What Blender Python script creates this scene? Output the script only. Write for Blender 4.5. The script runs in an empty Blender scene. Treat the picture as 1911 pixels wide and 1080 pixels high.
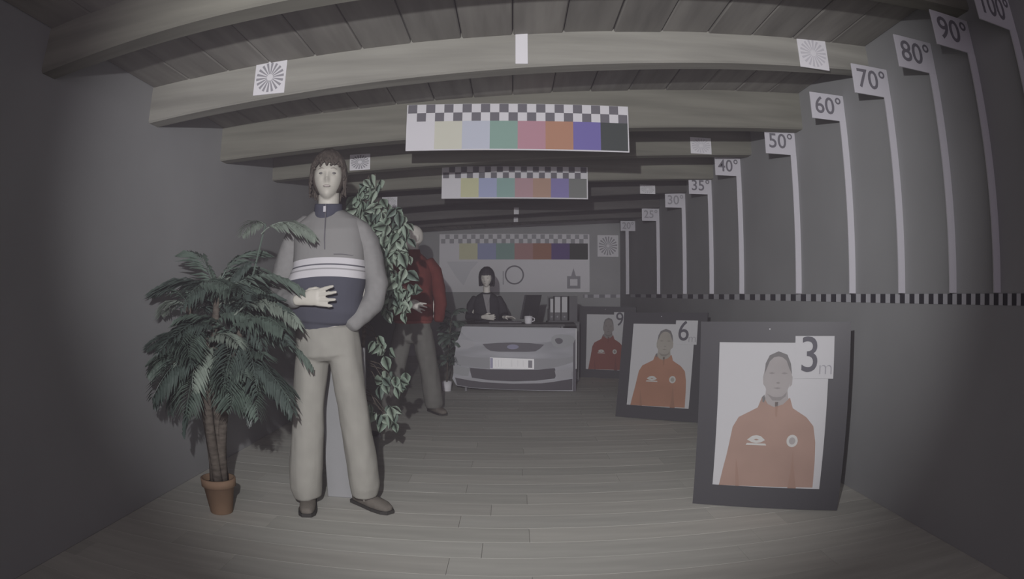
import bpy, bmesh, math, random
from mathutils import Vector, Matrix, noise
PI = math.pi
random.seed(7)
S = bpy.context.scene
C = S.collection

# ------------------------------------------------------------------ camera (wide-angle surveillance lens)
CAM_Z = 1.15
cd = bpy.data.cameras.new('camera')
cam = bpy.data.objects.new('camera', cd); C.objects.link(cam)
cam.location = (0, 0, CAM_Z)
cam.rotation_euler = (math.radians(90.42), 0, math.radians(0.07))
cd.type = 'PANO'
cd.sensor_fit = 'HORIZONTAL'
cd.sensor_width = 36.0
cd.clip_start = 0.02
cyc = cd.cycles if hasattr(cd, 'cycles') else None
def _fit():
    import numpy as np
    F = 1217.0 / (1911 / 36.0)
    t = np.linspace(0.01, 0.95, 200)
    r = F * (t - 0.08 * t ** 3)
    M = np.stack([r, r ** 2, r ** 3, r ** 4], 1)
    k = np.linalg.lstsq(M, t, rcond=None)[0]
    return (0.0, -k[0], -k[1], -k[2], -k[3])
K = tuple(float(v) for v in _fit())
def set_pano(c):
    c.panorama_type = 'FISHEYE_LENS_POLYNOMIAL'
    c.fisheye_fov = math.radians(170)
    for i in range(5):
        setattr(c, 'fisheye_polynomial_k%d' % i, K[i])
if hasattr(cd, 'panorama_type'):
    set_pano(cd)
else:
    set_pano(cd.cycles)
S.camera = cam

# ------------------------------------------------------------------ world, lamps, exposure
W = bpy.data.worlds.new('world'); S.world = W
W.use_nodes = True
W.node_tree.nodes['Background'].inputs[0].default_value = (0.5, 0.45, 0.55, 1)
W.node_tree.nodes['Background'].inputs[1].default_value = 0.02
# thin haze added to lift the blacks; the lamp beside the lens lights it
_vs = W.node_tree.nodes.new('ShaderNodeVolumeScatter')
_vs.inputs['Color'].default_value = (1.0, 0.90, 1.0, 1)
_vs.inputs['Density'].default_value = 0.018
_vs.inputs['Anisotropy'].default_value = 0.0
W.node_tree.links.new(_vs.outputs[0], W.node_tree.nodes['World Output'].inputs['Volume'])
S.view_settings.view_transform = 'Standard'
S.view_settings.look = 'None'
S.view_settings.exposure = 0.0
S.view_settings.gamma = 1.0

# the camera's own infrared illuminator: it sits up and to the left of the lens
ld = bpy.data.lights.new('camera_lamp', 'SPOT')
ld.energy = 90.0
ld.color = (1.0, 0.98, 1.0)
ld.spot_size = math.radians(90)
ld.spot_blend = 0.62
ld.shadow_soft_size = 0.018
ld.use_nodes = True
_nt = ld.node_tree
_em = _nt.nodes['Emission']
_lf = _nt.nodes.new('ShaderNodeLightFalloff')
_lf.inputs['Strength'].default_value = 1.0
_nt.links.new(_lf.outputs['Linear'], _em.inputs['Strength'])
lamp = bpy.data.objects.new('camera_lamp', ld); C.objects.link(lamp)
lamp.location = (-0.2, 0.0, 1.53)
lamp.rotation_euler = (math.radians(90 + 1.5), 0, math.radians(-3.5))
lamp['kind'] = 'helper'
# soft fill added behind the camera to lift corners and shadows, no real lamp
fd = bpy.data.lights.new('fill_light', 'AREA')
fd.shape = 'RECTANGLE'; fd.size = 3.6; fd.size_y = 2.0
fd.energy = 1.7; fd.color = (1.0, 0.88, 1.0)
fd.use_nodes = True
_nt = fd.node_tree
_lf = _nt.nodes.new('ShaderNodeLightFalloff'); _lf.inputs['Strength'].default_value = 1.0
_nt.links.new(_lf.outputs['Constant'], _nt.nodes['Emission'].inputs['Strength'])
fill = bpy.data.objects.new('fill_light', fd); C.objects.link(fill)
fill.location = (0, -1.3, 1.25); fill.rotation_euler = (math.radians(90), 0, 0)
fill['kind'] = 'helper'

# ------------------------------------------------------------------ materials
MATS = {}
def mat(name, col, rough=0.7, noise_amt=0.0, noise_scale=8.0, bump=0.0, stretch=None, spec=0.3, metal=0.0, bump_scale=None):
    if name in MATS: return MATS[name]
    m = bpy.data.materials.new(name); m.use_nodes = True
    nt = m.node_tree; b = nt.nodes['Principled BSDF']
    b.inputs['Base Color'].default_value = (*col, 1)
    b.inputs['Roughness'].default_value = rough
    b.inputs['Specular IOR Level'].default_value = spec
    b.inputs['Metallic'].default_value = metal
    if noise_amt > 0 or bump > 0:
        tc = nt.nodes.new('ShaderNodeTexCoord'); mp = nt.nodes.new('ShaderNodeMapping')
        nt.links.new(tc.outputs['Object'], mp.inputs['Vector'])
        if stretch: mp.inputs['Scale'].default_value = stretch
        nz = nt.nodes.new('ShaderNodeTexNoise'); nz.inputs['Scale'].default_value = noise_scale
        nz.inputs['Detail'].default_value = 5
        nt.links.new(mp.outputs['Vector'], nz.inputs['Vector'])
        if noise_amt > 0:
            cr = nt.nodes.new('ShaderNodeValToRGB')
            cr.color_ramp.elements[0].position = 0.3; cr.color_ramp.elements[1].position = 0.7
            cr.color_ramp.elements[0].color = (*[c * (1 - noise_amt) for c in col], 1)
            cr.color_ramp.elements[1].color = (*[min(1, c * (1 + noise_amt)) for c in col], 1)
            nt.links.new(nz.outputs['Fac'], cr.inputs['Fac'])
            nt.links.new(cr.outputs['Color'], b.inputs['Base Color'])
        if bump > 0:
            bp = nt.nodes.new('ShaderNodeBump'); bp.inputs['Strength'].default_value = bump
            bp.inputs['Distance'].default_value = 0.01
            src = nz
            if bump_scale:
                src = nt.nodes.new('ShaderNodeTexNoise'); src.inputs['Scale'].default_value = bump_scale
                nt.links.new(mp.outputs['Vector'], src.inputs['Vector'])
            nt.links.new(src.outputs['Fac'], bp.inputs['Height'])
            nt.links.new(bp.outputs['Normal'], b.inputs['Normal'])
    MATS[name] = m
    return m

M_wall = mat('wall_paint', (0.325, 0.328, 0.333), 0.95, 0.05, 1.5, 0.05, bump_scale=60, spec=0.02)
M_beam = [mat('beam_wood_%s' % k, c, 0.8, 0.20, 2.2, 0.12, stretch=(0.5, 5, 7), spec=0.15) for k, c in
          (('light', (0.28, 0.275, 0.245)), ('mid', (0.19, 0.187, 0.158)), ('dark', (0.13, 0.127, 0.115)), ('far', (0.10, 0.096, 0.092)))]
M_board = [mat('ceiling_wood_%d' % k, c, 0.85, 0.22, 2.0, 0.12, stretch=(6, 0.6, 6), spec=0.1) for k, c in
           enumerate(((0.24, 0.232, 0.212), (0.215, 0.208, 0.19), (0.26, 0.25, 0.228)))]
M_floor = [mat('floor_laminate_%d' % k, c, 0.7, 0.10, 1.6, 0.04, stretch=(1.0, 9, 9), spec=0.25) for k, c in
           enumerate(((0.55, 0.545, 0.50), (0.52, 0.515, 0.47), (0.58, 0.57, 0.52), (0.535, 0.525, 0.48)))]
M_gap = mat('dark_joint', (0.2, 0.195, 0.18), 0.9)
M_white = mat('white_board', (0.70, 0.69, 0.715), 0.75, spec=0.1)
M_white2 = mat('white_paper', (0.50, 0.50, 0.51), 0.6, spec=0.2)
M_fin = mat('white_fin', (0.54, 0.53, 0.565), 0.8, spec=0.1)
M_ink = mat('grey_ink', (0.16, 0.155, 0.175), 0.7, spec=0.1)
M_ink2 = mat('pale_grey_ink', (0.30, 0.295, 0.32), 0.7, spec=0.1)
M_black = mat('black_frame', (0.07, 0.069, 0.075), 0.45, spec=0.25)
M_skin = mat('mannequin_skin', (0.56, 0.54, 0.48), 0.5, spec=0.3)
M_eye = mat('painted_eye', (0.13, 0.125, 0.125), 0.4)
M_lip = mat('painted_lip', (0.42, 0.38, 0.355), 0.5)
M_wig = mat('brown_wig', (0.085, 0.072, 0.062), 0.6, 0.35, 30, spec=0.2)
M_wigb = mat('black_wig', (0.045, 0.042, 0.05), 0.5, 0.2, 30, spec=0.2)

# ------------------------------------------------------------------ helpers
def link(name, me, m=None, parent=None, smooth=False):
    o = bpy.data.objects.new(name, me)
    C.objects.link(o)
    if m is not None and not me.materials:
        for k in (m if isinstance(m, (list, tuple)) else [m]): me.materials.append(k)
    if parent is not None: o.parent = parent
    if smooth:
        for p in me.polygons: p.use_smooth = True
    return o
def obj(name, bm, m=None, parent=None, smooth=False):
    bmesh.ops.recalc_face_normals(bm, faces=bm.faces)
    me = bpy.data.meshes.new(name); bm.to_mesh(me); bm.free()
    return link(name, me, m, parent, smooth)
def thing(name, label, cat, loc=(0, 0, 0), rot=(0, 0, 0), group=None):
    o = bpy.data.objects.new(name, None); C.objects.link(o)
    o.location = loc; o.rotation_euler = rot; o.empty_display_size = 0.1
    return tag(o, label, cat, group)
def tag(o, label, cat, group=None):
    o['label'] = label; o['category'] = cat
    if group: o['group'] = group
    return o
def struct(o): o['kind'] = 'structure'; return o
def box(bm, x0, y0, z0, x1, y1, z1, bevel=0.0, mi=0):
    vs = [bm.verts.new((x, y, z)) for x in (x0, x1) for y in (y0, y1) for z in (z0, z1)]
    fs = [bm.faces.new([vs[i] for i in q]) for q in ((0, 1, 3, 2), (4, 6, 7, 5), (0, 4, 5, 1), (2, 3, 7, 6), (0, 2, 6, 4), (1, 5, 7, 3))]
    for f in fs: f.material_index = mi
    if bevel > 0:
        es = list({e for f in fs for e in f.edges})
        bmesh.ops.bevel(bm, geom=es, offset=bevel, segments=1, affect='EDGES', clamp_overlap=True)
    return vs
def B(*a, **k):
    bm = bmesh.new(); box(bm, *a, **k); return bm
def plate(bm, pts, y, th, mi=0):
    """flat polygon given as (x,z) facing -Y: front face at y, back at y+th"""
    a = [bm.verts.new((x, y, z)) for x, z in pts]; b = [bm.verts.new((x, y + th, z)) for x, z in pts]
    n = len(pts)
    f = [bm.faces.new(a), bm.faces.new(b[::-1])]
    for i in range(n): f.append(bm.faces.new((a[i], b[i], b[(i + 1) % n], a[(i + 1) % n])))
    for q in f: q.material_index = mi
def frame_of(d, side):
    d = d.normalized(); s = Vector(side); s = (s - d * s.dot(d))
    if s.length < 1e-4: s = Vector((0, 1, 0)) - d * d.y
    s.normalize(); return s, d.cross(s)
def loft(bm, pts, side=(1, 0, 0), n=20, cap=0.6, power=2.0):
    """pts: (x,y,z,ra,rb) cross-sections, ra along `side`"""
    P = [Vector(p[:3]) for p in pts]; rings = []
    secs = []
    for i, p in enumerate(pts):
        d = (P[min(i + 1, len(P) - 1)] - P[max(i - 1, 0)])
        secs.append((P[i], d, p[3], p[4]))
    if cap:
        a, d, ra, rb = secs[0]; r = min(ra, rb) * cap
        secs[:0] = [(a - d.normalized() * r, d, ra * .25, rb * .25), (a - d.normalized() * r * .7, d, ra * .75, rb * .75)]
        a, d, ra, rb = secs[-1]; r = min(ra, rb) * cap
        secs += [(a + d.normalized() * r * .7, d, ra * .75, rb * .75), (a + d.normalized() * r, d, ra * .25, rb * .25)]
    for c, d, ra, rb in secs:
        s, t = frame_of(d, side); ring = []
        for k in range(n):
            u = 2 * PI * k / n; cu, su = math.cos(u), math.sin(u)
            cu = math.copysign(abs(cu) ** (2 / power), cu); su = math.copysign(abs(su) ** (2 / power), su)
            ring.append(bm.verts.new(c + s * cu * ra + t * su * rb))
        rings.append(ring)
    for a, b in zip(rings, rings[1:]):
        for k in range(n): bm.faces.new((a[k], a[(k + 1) % n], b[(k + 1) % n], b[k]))
    bm.faces.new(rings[0][::-1]); bm.faces.new(rings[-1])
def blob(bm, c, r, rot=None, seg=20):
    mtx = Matrix.Translation(c) @ (rot.to_4x4() if rot else Matrix()) @ Matrix.Diagonal((*r, 1))
    bmesh.ops.create_uvsphere(bm, u_segments=seg, v_segments=seg // 2, radius=1, matrix=mtx)
def tube(bm, pts, r0, r1=None, n=6):
    r1 = r0 if r1 is None else r1; m = len(pts) - 1
    loft(bm, [(*p, r0 + (r1 - r0) * i / m, r0 + (r1 - r0) * i / m) for i, p in enumerate(pts)], n=n, cap=0.5)
def lathe(bm, prof, c=(0, 0, 0), n=28):
    rings = [[bm.verts.new((c[0] + r * math.cos(2 * PI * k / n), c[1] + r * math.sin(2 * PI * k / n), c[2] + z)) for k in range(n)] for r, z in prof]
    for a, b in zip(rings, rings[1:]):
        for k in range(n): bm.faces.new((a[k], a[(k + 1) % n], b[(k + 1) % n], b[k]))
    if prof[0][0] > 1e-5: bm.faces.new(rings[0][::-1])
    if prof[-1][0] > 1e-5: bm.faces.new(rings[-1])
def remeshed(bm, voxel=0.006, smooth=4, wrinkle=None):
    """one continuous surface out of overlapping closed shapes"""
    bmesh.ops.recalc_face_normals(bm, faces=bm.faces)
    me = bpy.data.meshes.new('tmp'); bm.to_mesh(me); bm.free()
    o = bpy.data.objects.new('tmp', me); C.objects.link(o)
    r = o.modifiers.new('r', 'REMESH'); r.mode = 'VOXEL'; r.voxel_size = voxel
    if smooth:
        s = o.modifiers.new('s', 'SMOOTH'); s.factor = 0.5; s.iterations = smooth
    dg = bpy.context.evaluated_depsgraph_get(); dg.update()
    out = bpy.data.meshes.new_from_object(o.evaluated_get(dg))
    bpy.data.objects.remove(o); bpy.data.meshes.remove(me)
    if wrinkle:
        out.update()
        nor = [v.normal.copy() for v in out.vertices]
        for v, n_ in zip(out.vertices, nor): v.co += n_ * wrinkle(v.co)
    for p in out.polygons: p.use_smooth = True
    return out
def text_mesh(txt, size, depth=0.002, bold=0.0, align='CENTER'):
    cu = bpy.data.curves.new('txt', 'FONT'); cu.body = txt; cu.size = size; cu.extrude = depth / 2
    cu.align_x = align; cu.align_y = 'CENTER'; cu.offset = bold; cu.resolution_u = 4
    o = bpy.data.objects.new('txt', cu); C.objects.link(o)
    dg = bpy.context.evaluated_depsgraph_get(); dg.update()
    me = bpy.data.meshes.new_from_object(o.evaluated_get(dg))
    bpy.data.objects.remove(o); bpy.data.curves.remove(cu)
    me.transform(Matrix.Rotation(PI / 2, 4, 'X'))
    return me

# ------------------------------------------------------------------ room shell
XL, XR, Y0, Y1 = -2.0, 2.0, -1.5, 12.0
def ceil_z(x): return 2.42 + 0.065 * x
def wall(name, pts, th, axis):
    bm = bmesh.new()
    a = [bm.verts.new(p) for p in pts]; b = [bm.verts.new(Vector(p) + Vector(axis) * th) for p in pts]
    bm.faces.new(a); bm.faces.new(b[::-1]); n = len(pts)
    for i in range(n): bm.faces.new((a[i], b[i], b[(i + 1) % n], a[(i + 1) % n]))
    return struct(obj(name, bm, M_wall))
top = 0.08
wall('wall_left', [(XL, Y0, 0), (XL, Y1, 0), (XL, Y1, ceil_z(XL) + top), (XL, Y0, ceil_z(XL) + top)], 0.12, (-1, 0, 0))
wall('wall_right', [(XR, Y0, 0), (XR, Y1, 0), (XR, Y1, ceil_z(XR) + top), (XR, Y0, ceil_z(XR) + top)], 0.12, (1, 0, 0))
wall('wall_back', [(XL - .12, Y1, 0), (XR + .12, Y1, 0), (XR + .12, Y1, ceil_z(XR) + top), (XL - .12, Y1, ceil_z(XL) + top)], 0.12, (0, 1, 0))
wall('wall_front', [(XL - .12, Y0, 0), (XR + .12, Y0, 0), (XR + .12, Y0, ceil_z(XR) + top), (XL - .12, Y0, ceil_z(XL) + top)], 0.12, (0, -1, 0))

# floor: laminate planks that run across the room
floor = struct(obj('floor', B(XL, Y0, -0.08, XR, Y1, -0.010), M_gap))
rows = []
y = 0.9
rw = 0.1935
while y < Y1 - 0.02: rows.append(y); y += rw
def plank_mesh(w, d, m, seed):
    bm = bmesh.new()
    box(bm, 0, 0, -0.008, w, d, 0.0)
    es = [e for e in bm.edges if all(v.co.z > -0.001 for v in e.verts)]
    bmesh.ops.bevel(bm, geom=es, offset=0.0005, segments=1, affect='EDGES')
    bmesh.ops.recalc_face_normals(bm, faces=bm.faces)
    me = bpy.data.meshes.new('plank'); bm.to_mesh(me); bm.free(); me.materials.append(m); return me
rnd = random.Random(3)
for ri, y in enumerate(rows):
    x = XL; off = (0.05, 0.75, 0.42)[ri % 3] + 0.03 * rnd.random()
    cuts = []
    c = XL + off
    if abs(y - 3.245) < 0.1: c = -0.115 - 1.3 * 2 + 1.3
    if abs(y - 2.65) < 0.12: c = -0.138 - 1.3
    while c < XR - 0.05: cuts.append(c); c += 1.3
    xs = [XL] + [k for k in cuts if k > XL + 0.05] + [XR]
    d = min(rw, Y1 - y) - 0.0014
    for a, b in zip(xs, xs[1:]):
        me = plank_mesh(b - a - 0.0014, d, M_floor[rnd.randrange(4)], ri)
        o = link('plank', me, None, floor); o.location = (a + 0.001, y + 0.001, rnd.uniform(-0.0002, 0.0002))
o = link('near_floorboards', plank_mesh(XR - XL, 0.9 - Y0, M_floor[0], 0), None, floor); o.location = (XL, Y0, 0)

# ceiling: boards running down the room, carried by seven beams and one more near the camera
ceiling = struct(obj('ceiling', None or (lambda bm: (bm, [bm.faces.new([bm.verts.new(p) for p in q]) for q in (
    [(XL - .12, Y0 - .12, ceil_z(XL) + .05), (XR + .12, Y0 - .12, ceil_z(XR) + .05), (XR + .12, Y1 + .12, ceil_z(XR) + .05), (XL - .12, Y1 + .12, ceil_z(XL) + .05)],
    [(XL - .12, Y0 - .12, ceil_z(XL) + .12), (XR + .12, Y0 - .12, ceil_z(XR) + .12), (XR + .12, Y1 + .12, ceil_z(XR) + .12), (XL - .12, Y1 + .12, ceil_z(XL) + .12)])])[0])(bmesh.new()), M_gap))
bw = 0.25
for k in range(16):
    x0 = XL + k * bw + 0.003; x1 = XL + (k + 1) * bw - 0.003
    dz = rnd.uniform(-0.003, 0.003)
    bm = bmesh.new()
    vs = box(bm, x0, Y0, 0, x1, Y1, 0.04)
    for v in vs: v.co.z += ceil_z(v.co.x) + dz
    bmesh.ops.bevel(bm, geom=[e for e in bm.edges if abs(e.verts[0].co.y - e.verts[1].co.y) > 1], offset=0.006, segments=1, affect='EDGES')
    obj('plank', bm, M_board[rnd.randrange(3)], ceiling)
# (y of the near face, underside at x=0, slope, material)
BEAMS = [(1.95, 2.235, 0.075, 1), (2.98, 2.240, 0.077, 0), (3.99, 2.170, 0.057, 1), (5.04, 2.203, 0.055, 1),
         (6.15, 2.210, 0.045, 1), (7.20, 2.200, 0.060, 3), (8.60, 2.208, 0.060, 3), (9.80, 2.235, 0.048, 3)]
BD = 0.12
def beam_under(i, x): return BEAMS[i][1] + BEAMS[i][2] * x
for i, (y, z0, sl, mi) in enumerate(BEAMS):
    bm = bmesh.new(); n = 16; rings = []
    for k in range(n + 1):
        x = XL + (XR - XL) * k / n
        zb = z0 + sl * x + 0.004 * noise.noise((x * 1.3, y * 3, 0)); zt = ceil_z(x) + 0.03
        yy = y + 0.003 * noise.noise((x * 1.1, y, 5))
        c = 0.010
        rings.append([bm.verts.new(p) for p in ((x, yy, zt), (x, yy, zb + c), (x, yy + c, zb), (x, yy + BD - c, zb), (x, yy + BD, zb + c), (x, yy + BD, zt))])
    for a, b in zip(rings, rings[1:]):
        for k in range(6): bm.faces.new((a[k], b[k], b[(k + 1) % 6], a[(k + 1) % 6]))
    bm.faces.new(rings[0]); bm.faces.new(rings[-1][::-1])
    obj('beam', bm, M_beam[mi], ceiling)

# ------------------------------------------------------------------ test charts on the beams
def star_chart(label, cx, cz, y, w, h, roll=0.0, ink=M_ink2, loc_group='star test charts'):
    t = thing('star_chart', label, 'test chart', (cx, y, cz), (0, roll, 0), loc_group)
    obj('backing', B(-w / 2, -0.006, -h / 2, w / 2, 0, h / 2, bevel=0.001), M_white, t)
    bm = bmesh.new(); n = 18; R = 0.44
    for k in range(n):
        a0 = 2 * PI * k / n; a1 = a0 + PI / n
        if w > .3: ri = .07
        else: ri = .10
        pts = [(ri * w * math.cos(a0), ri * h * math.sin(a0)), (R * w * math.cos(a0), R * h * math.sin(a0)),
               (R * w * math.cos((a0 + a1) / 2), R * h * math.sin((a0 + a1) / 2)), (R * w * math.cos(a1), R * h * math.sin(a1)), (ri * w * math.cos(a1), ri * h * math.sin(a1))]
        plate(bm, pts, -0.0075, 0.002)
    obj('printed_star', bm, ink, t)
    return t
e = 0.001
star_chart('white chart with a grey star of rays, left end of the nearest beam in view', -1.240, 2.255, 2.98 - 0.001, 0.178, 0.185, 0.0)
star_chart('white chart with a faint star of rays, right end of the nearest bright beam', 1.617, 2.442, 2.98 - 0.001, 0.187, 0.182, 0.0, M_fin)
star_chart('small star chart on the third beam, just right of the brown wig', -1.230, 2.212, 5.04 - 0.001, 0.172, 0.132, -0.02)
star_chart('small star chart on the third beam, left of the 50 degree sign', 1.541, 2.364, 5.04 - 0.001, 0.182, 0.138, 0.0, M_fin)
star_chart('small pale chart on the fifth beam, above the leafy plant', -1.392, 2.188, 7.20 - 0.001, 0.178, 0.125, 0.0, M_white2)
star_chart('small pale chart on the fifth beam, left of the 35 degree sign', 1.532, 2.340, 7.20 - 0.001, 0.178, 0.105, 0.0, M_white2)
star_chart('large star chart on the far wall, beside the 20 degree sign', 1.771, 2.048, Y1 - 0.001, 0.395, 0.400, 0.0)
for lab, y, x0, x1, z0, z1 in (('white centre line strip on the nearest bright beam', 2.98, 0.013, 0.073, 2.259, 2.443),
                               ('small white centre mark on the sixth beam below the second colour board', 8.60, 0.014, 0.080, 2.21, 2.30),
                               ('small white centre mark on the last beam before the far wall', 9.80, 0.014, 0.079, 2.24, 2.315)):
    tag(obj('centre_strip', B(x0, y - 0.006, z0, x1, y - 0.0005, z1, bevel=0.001), M_white), lab, 'marker strip', 'white centre marks on the beams')

# ------------------------------------------------------------------ colour boards
COLS = [('white', (0.68, 0.67, 0.70)), ('cream', (0.61, 0.61, 0.52)), ('pale_blue', (0.52, 0.55, 0.63)), ('green', (0.26, 0.39, 0.34)),
        ('pink', (0.48, 0.27, 0.32)), ('orange', (0.46, 0.25, 0.17)), ('violet', (0.19, 0.165, 0.42)), ('charcoal', (0.07, 0.08, 0.078))]
COLB = [('white', (0.70, 0.69, 0.72)), ('yellow', (0.62, 0.62, 0.40)), ('blue', (0.42, 0.46, 0.66)), ('green', (0.30, 0.45, 0.42)),
        ('pink', (0.50, 0.33, 0.36)), ('brown', (0.48, 0.32, 0.25)), ('violet', (0.27, 0.24, 0.48)), ('grey', (0.22, 0.23, 0.22))]
COLC = [('white', (0.70, 0.69, 0.72)), ('yellow', (0.62, 0.61, 0.42)), ('blue', (0.33, 0.36, 0.55)), ('green', (0.25, 0.38, 0.35)),
        ('pink', (0.45, 0.26, 0.25)), ('brown', (0.38, 0.19, 0.13)), ('violet', (0.13, 0.09, 0.24)), ('charcoal', (0.055, 0.06, 0.055))]
def colour_board(label, x0, x1, z0, z1, y, cols, cells, rowh, margin, first_dark_top, tagc, field_bottom=None, dark=None, tilt=0.0):
    t = thing('colour_board', label, 'test board', ((x0 + x1) / 2, y, z0), (0, tilt, 0), 'colour bar boards')
    w = x1 - x0; h = z1 - z0
    obj('backing', B(-w / 2, -0.008, 0, w / 2, 0, h, bevel=0.001), M_white, t)
    x_a, x_b = -w / 2 + margin, w / 2 - margin
    zt = h - margin * .3; zc = zt - 2 * rowh; zb = margin if field_bottom is None else field_bottom
    cw = (x_b - x_a) / cells
    md = mat('check_dark', (0.16, 0.155, 0.175), 0.7) if tagc != 'c' else mat('check_grey', (0.33, 0.33, 0.35), 0.7)
    bm = bmesh.new(); base = None
    k = 0
    for r in range(2):
        for c in range(cells):
            if (c + r + (0 if first_dark_top else 1)) % 2 == 0:
                bm = B(x_a + c * cw, -0.0098, zt - (r + 1) * rowh, x_a + (c + 1) * cw, -0.0079, zt - r * rowh)
                obj('dark_square', bm, md, t)
    fw = (x_b - x_a) / 8
    for c, (n_, col) in enumerate(cols):
        m = mat('bar_%s_%s' % (tagc, n_), col, 0.7, spec=0.1)
        o = obj('colour_bar', B(x_a + c * fw, -0.0095, zb, x_a + (c + 1) * fw, -0.0079, zc), m, t)
        o['label'] = '%s colour bar' % n_.replace('_', ' ')
    return t
colour_board('wide board of checks over eight colour bars, on the second beam nearest the camera', -0.675, 0.735, 2.045, 2.352, 3.99 - 0.014, COLS, 24, 0.0565, 0.008, True, 'a', tilt=0.006)
colour_board('smaller looking board of checks and eight colour bars, second of three from the camera', -0.680, 0.718, 2.057, 2.372, 6.15 - 0.014, COLB, 24, 0.0565, 0.012, False, 'b', tilt=0.004)
t = colour_board('large white board on the far wall with checks, colour bars and a ring drawing', -1.358, 1.420, 1.190, 2.262, Y1 - 0.004, COLC, 34, 0.082, 0.03, False, 'c', field_bottom=0.60)
# drawings on its lower half: ring, upright stroke, square target with a spike, faint wedge
def zz(py): return 1.15 - (py - 549) * 12 / 1217 - 1.190
def xx(px): return (px - 957) * 12 / 1217 - 0.031
bm = bmesh.new(); rc = (xx(960), zz(513)); n = 40
for k in range(n):
    a0, a1 = 2 * PI * k / n, 2 * PI * (k + 1) / n
    q = [(rc[0] + r * math.cos(a), rc[1] + r * math.sin(a)) for r, a in ((.150, a0), (.176, a0), (.176, a1), (.150, a1))]
    plate(bm, q, -0.0098, 0.002)
obj('printed_ring', bm, M_ink, t)
obj('printed_stroke', B(xx(938.5), -0.0098, zz(531), xx(940), -0.0079, zz(506)), M_ink2, t)
bm = bmesh.new()
X0, X1_, Z0, Z1_ = xx(1058.5), xx(1083.5), zz(538.5), zz(515)
b_ = 0.055
plate(bm, [(X0, Z0), (X1_, Z0), (X1_, Z0 + b_), (X0, Z0 + b_)], -0.0098, 0.002)
plate(bm, [(X0, Z1_ - b_), (X1_, Z1_ - b_), (X1_, Z1_), (X0, Z1_)], -0.0098, 0.002)
plate(bm, [(X0, Z0 + b_), (X0 + b_, Z0 + b_), (X0 + b_, Z1_ - b_), (X0, Z1_ - b_)], -0.0098, 0.002)
plate(bm, [(X1_ - b_, Z0 + b_), (X1_, Z0 + b_), (X1_, Z1_ - b_), (X1_ - b_, Z1_ - b_)], -0.0098, 0.002)
plate(bm, [(xx(1066), Z1_), (xx(1075), Z1_), (xx(1070.5), zz(500))], -0.0098, 0.002)
obj('printed_target', bm, M_ink2, t)
bm = bmesh.new(); plate(bm, [(xx(833), zz(488)), (xx(893), zz(488)), (xx(878), zz(505)), (xx(865), zz(533)), (xx(850), zz(515))], -0.0095, 0.001)
obj('printed_wedge', bm, mat('faint_print', (0.60, 0.60, 0.63), 0.7), t)

# ------------------------------------------------------------------ angle signs on the right wall
SIGNS = [(90, 1.995, 0), (80, 2.334, 0), (70, 2.799, 0), (60, 3.352, 0), (50, 4.14, 0), (40, 5.338, 0), (35, 6.229, 0), (30, 7.276, 0), (25, 8.664, 0), (20, 10.45, 1), (100, 1.66, 0)]
WHERE = {100: 'nearest the camera and cut off by the picture edge', 90: 'dim, second from the camera', 80: 'dim, right of the 70 degree sign',
         70: 'by the end of the nearest bright beam', 60: 'by the end of the second beam', 50: 'by the end of the third beam', 40: 'below the third beam',
         35: 'small, beside the right-hand pale chart', 30: 'small, third farthest of the row', 25: 'tiny, second farthest of the row', 20: 'farthest, beside the star chart'}
for a, y, cen in SIGNS:
    t = thing('angle_sign', 'white flag sign reading %d degrees, %s' % (a, WHERE[a]), 'sign', (XR, y, 0), (0, 0, 0), 'angle signs along the right wall')
    z0, z1 = (2.180, 2.345) if a != 50 else (2.125, 2.305)
    if a in (35, 25, 30): z0, z1 = 2.148, 2.316
    w = 0.245
    obj('sign_plate', B(-w, -0.004, z0, -0.0005, 0.004, z1, bevel=0.001), M_fin, t)
    me = text_mesh('%d°' % a, 0.150, 0.002, 0.0012)
    xs = [v.co.x for v in me.vertices]; wd = max(xs) - min(xs); sc = min(1.0, 0.19 / wd)
    me.transform(Matrix.Diagonal((sc, 1, 1, 1)))
    o = link('sign_lettering', me, M_ink if a > 30 else M_ink2, t); o.location = (-w / 2 + 0.004, -0.0052, (z0 + z1) / 2)
    if cen: obj('marker_fin', B(-0.165, -0.004, 1.15, -0.110, 0.004, z0), M_fin, t)
    else: obj('marker_fin', B(-0.046, -0.004, 1.152, -0.0005, 0.004, z0), M_fin, t)
# scale of dark and light squares below them, one mark about every degree
t = thing('degree_scale', 'long white strip with dark squares along the right wall under the angle signs', 'scale strip', (XR, 0, 1.10))
obj('white_strip', B(-0.004, 1.35, 0, -0.0005, 10.9, 0.048), mat('strip_light', (0.50, 0.50, 0.53), 0.8), t)
md = mat('strip_dark', (0.06, 0.058, 0.068), 0.7)
ang = 11.05
while ang < 52:
    a0, a1 = math.radians(ang - 0.22), math.radians(ang + 0.24)
    ya, yb = 2.0 / math.tan(a1), 2.0 / math.tan(a0)
    if yb < 10.9: obj('dark_square', B(-0.006, ya, 0.000, -0.0035, yb, 0.048), md, t)
    ang += 0.935
t = thing('degree_scale', 'short row of white squares on the far wall under the star chart', 'scale strip', (0, Y1, 1.085))
obj('grey_strip', B(1.30, -0.004, 0, 1.995, -0.0005, 0.06), mat('strip_grey', (0.20, 0.2, 0.215), 0.8), t)
for px in (1094, 1113.5, 1135, 1156.5):
    x = (px - 957) * 12 / 1217 * 1.003; w_ = 0.052 if px > 1100 else 0.028
    obj('white_square', B(x - w_, -0.007, 0.0, min(x + w_, 1.995), -0.0035, 0.06), M_fin, t)

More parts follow.
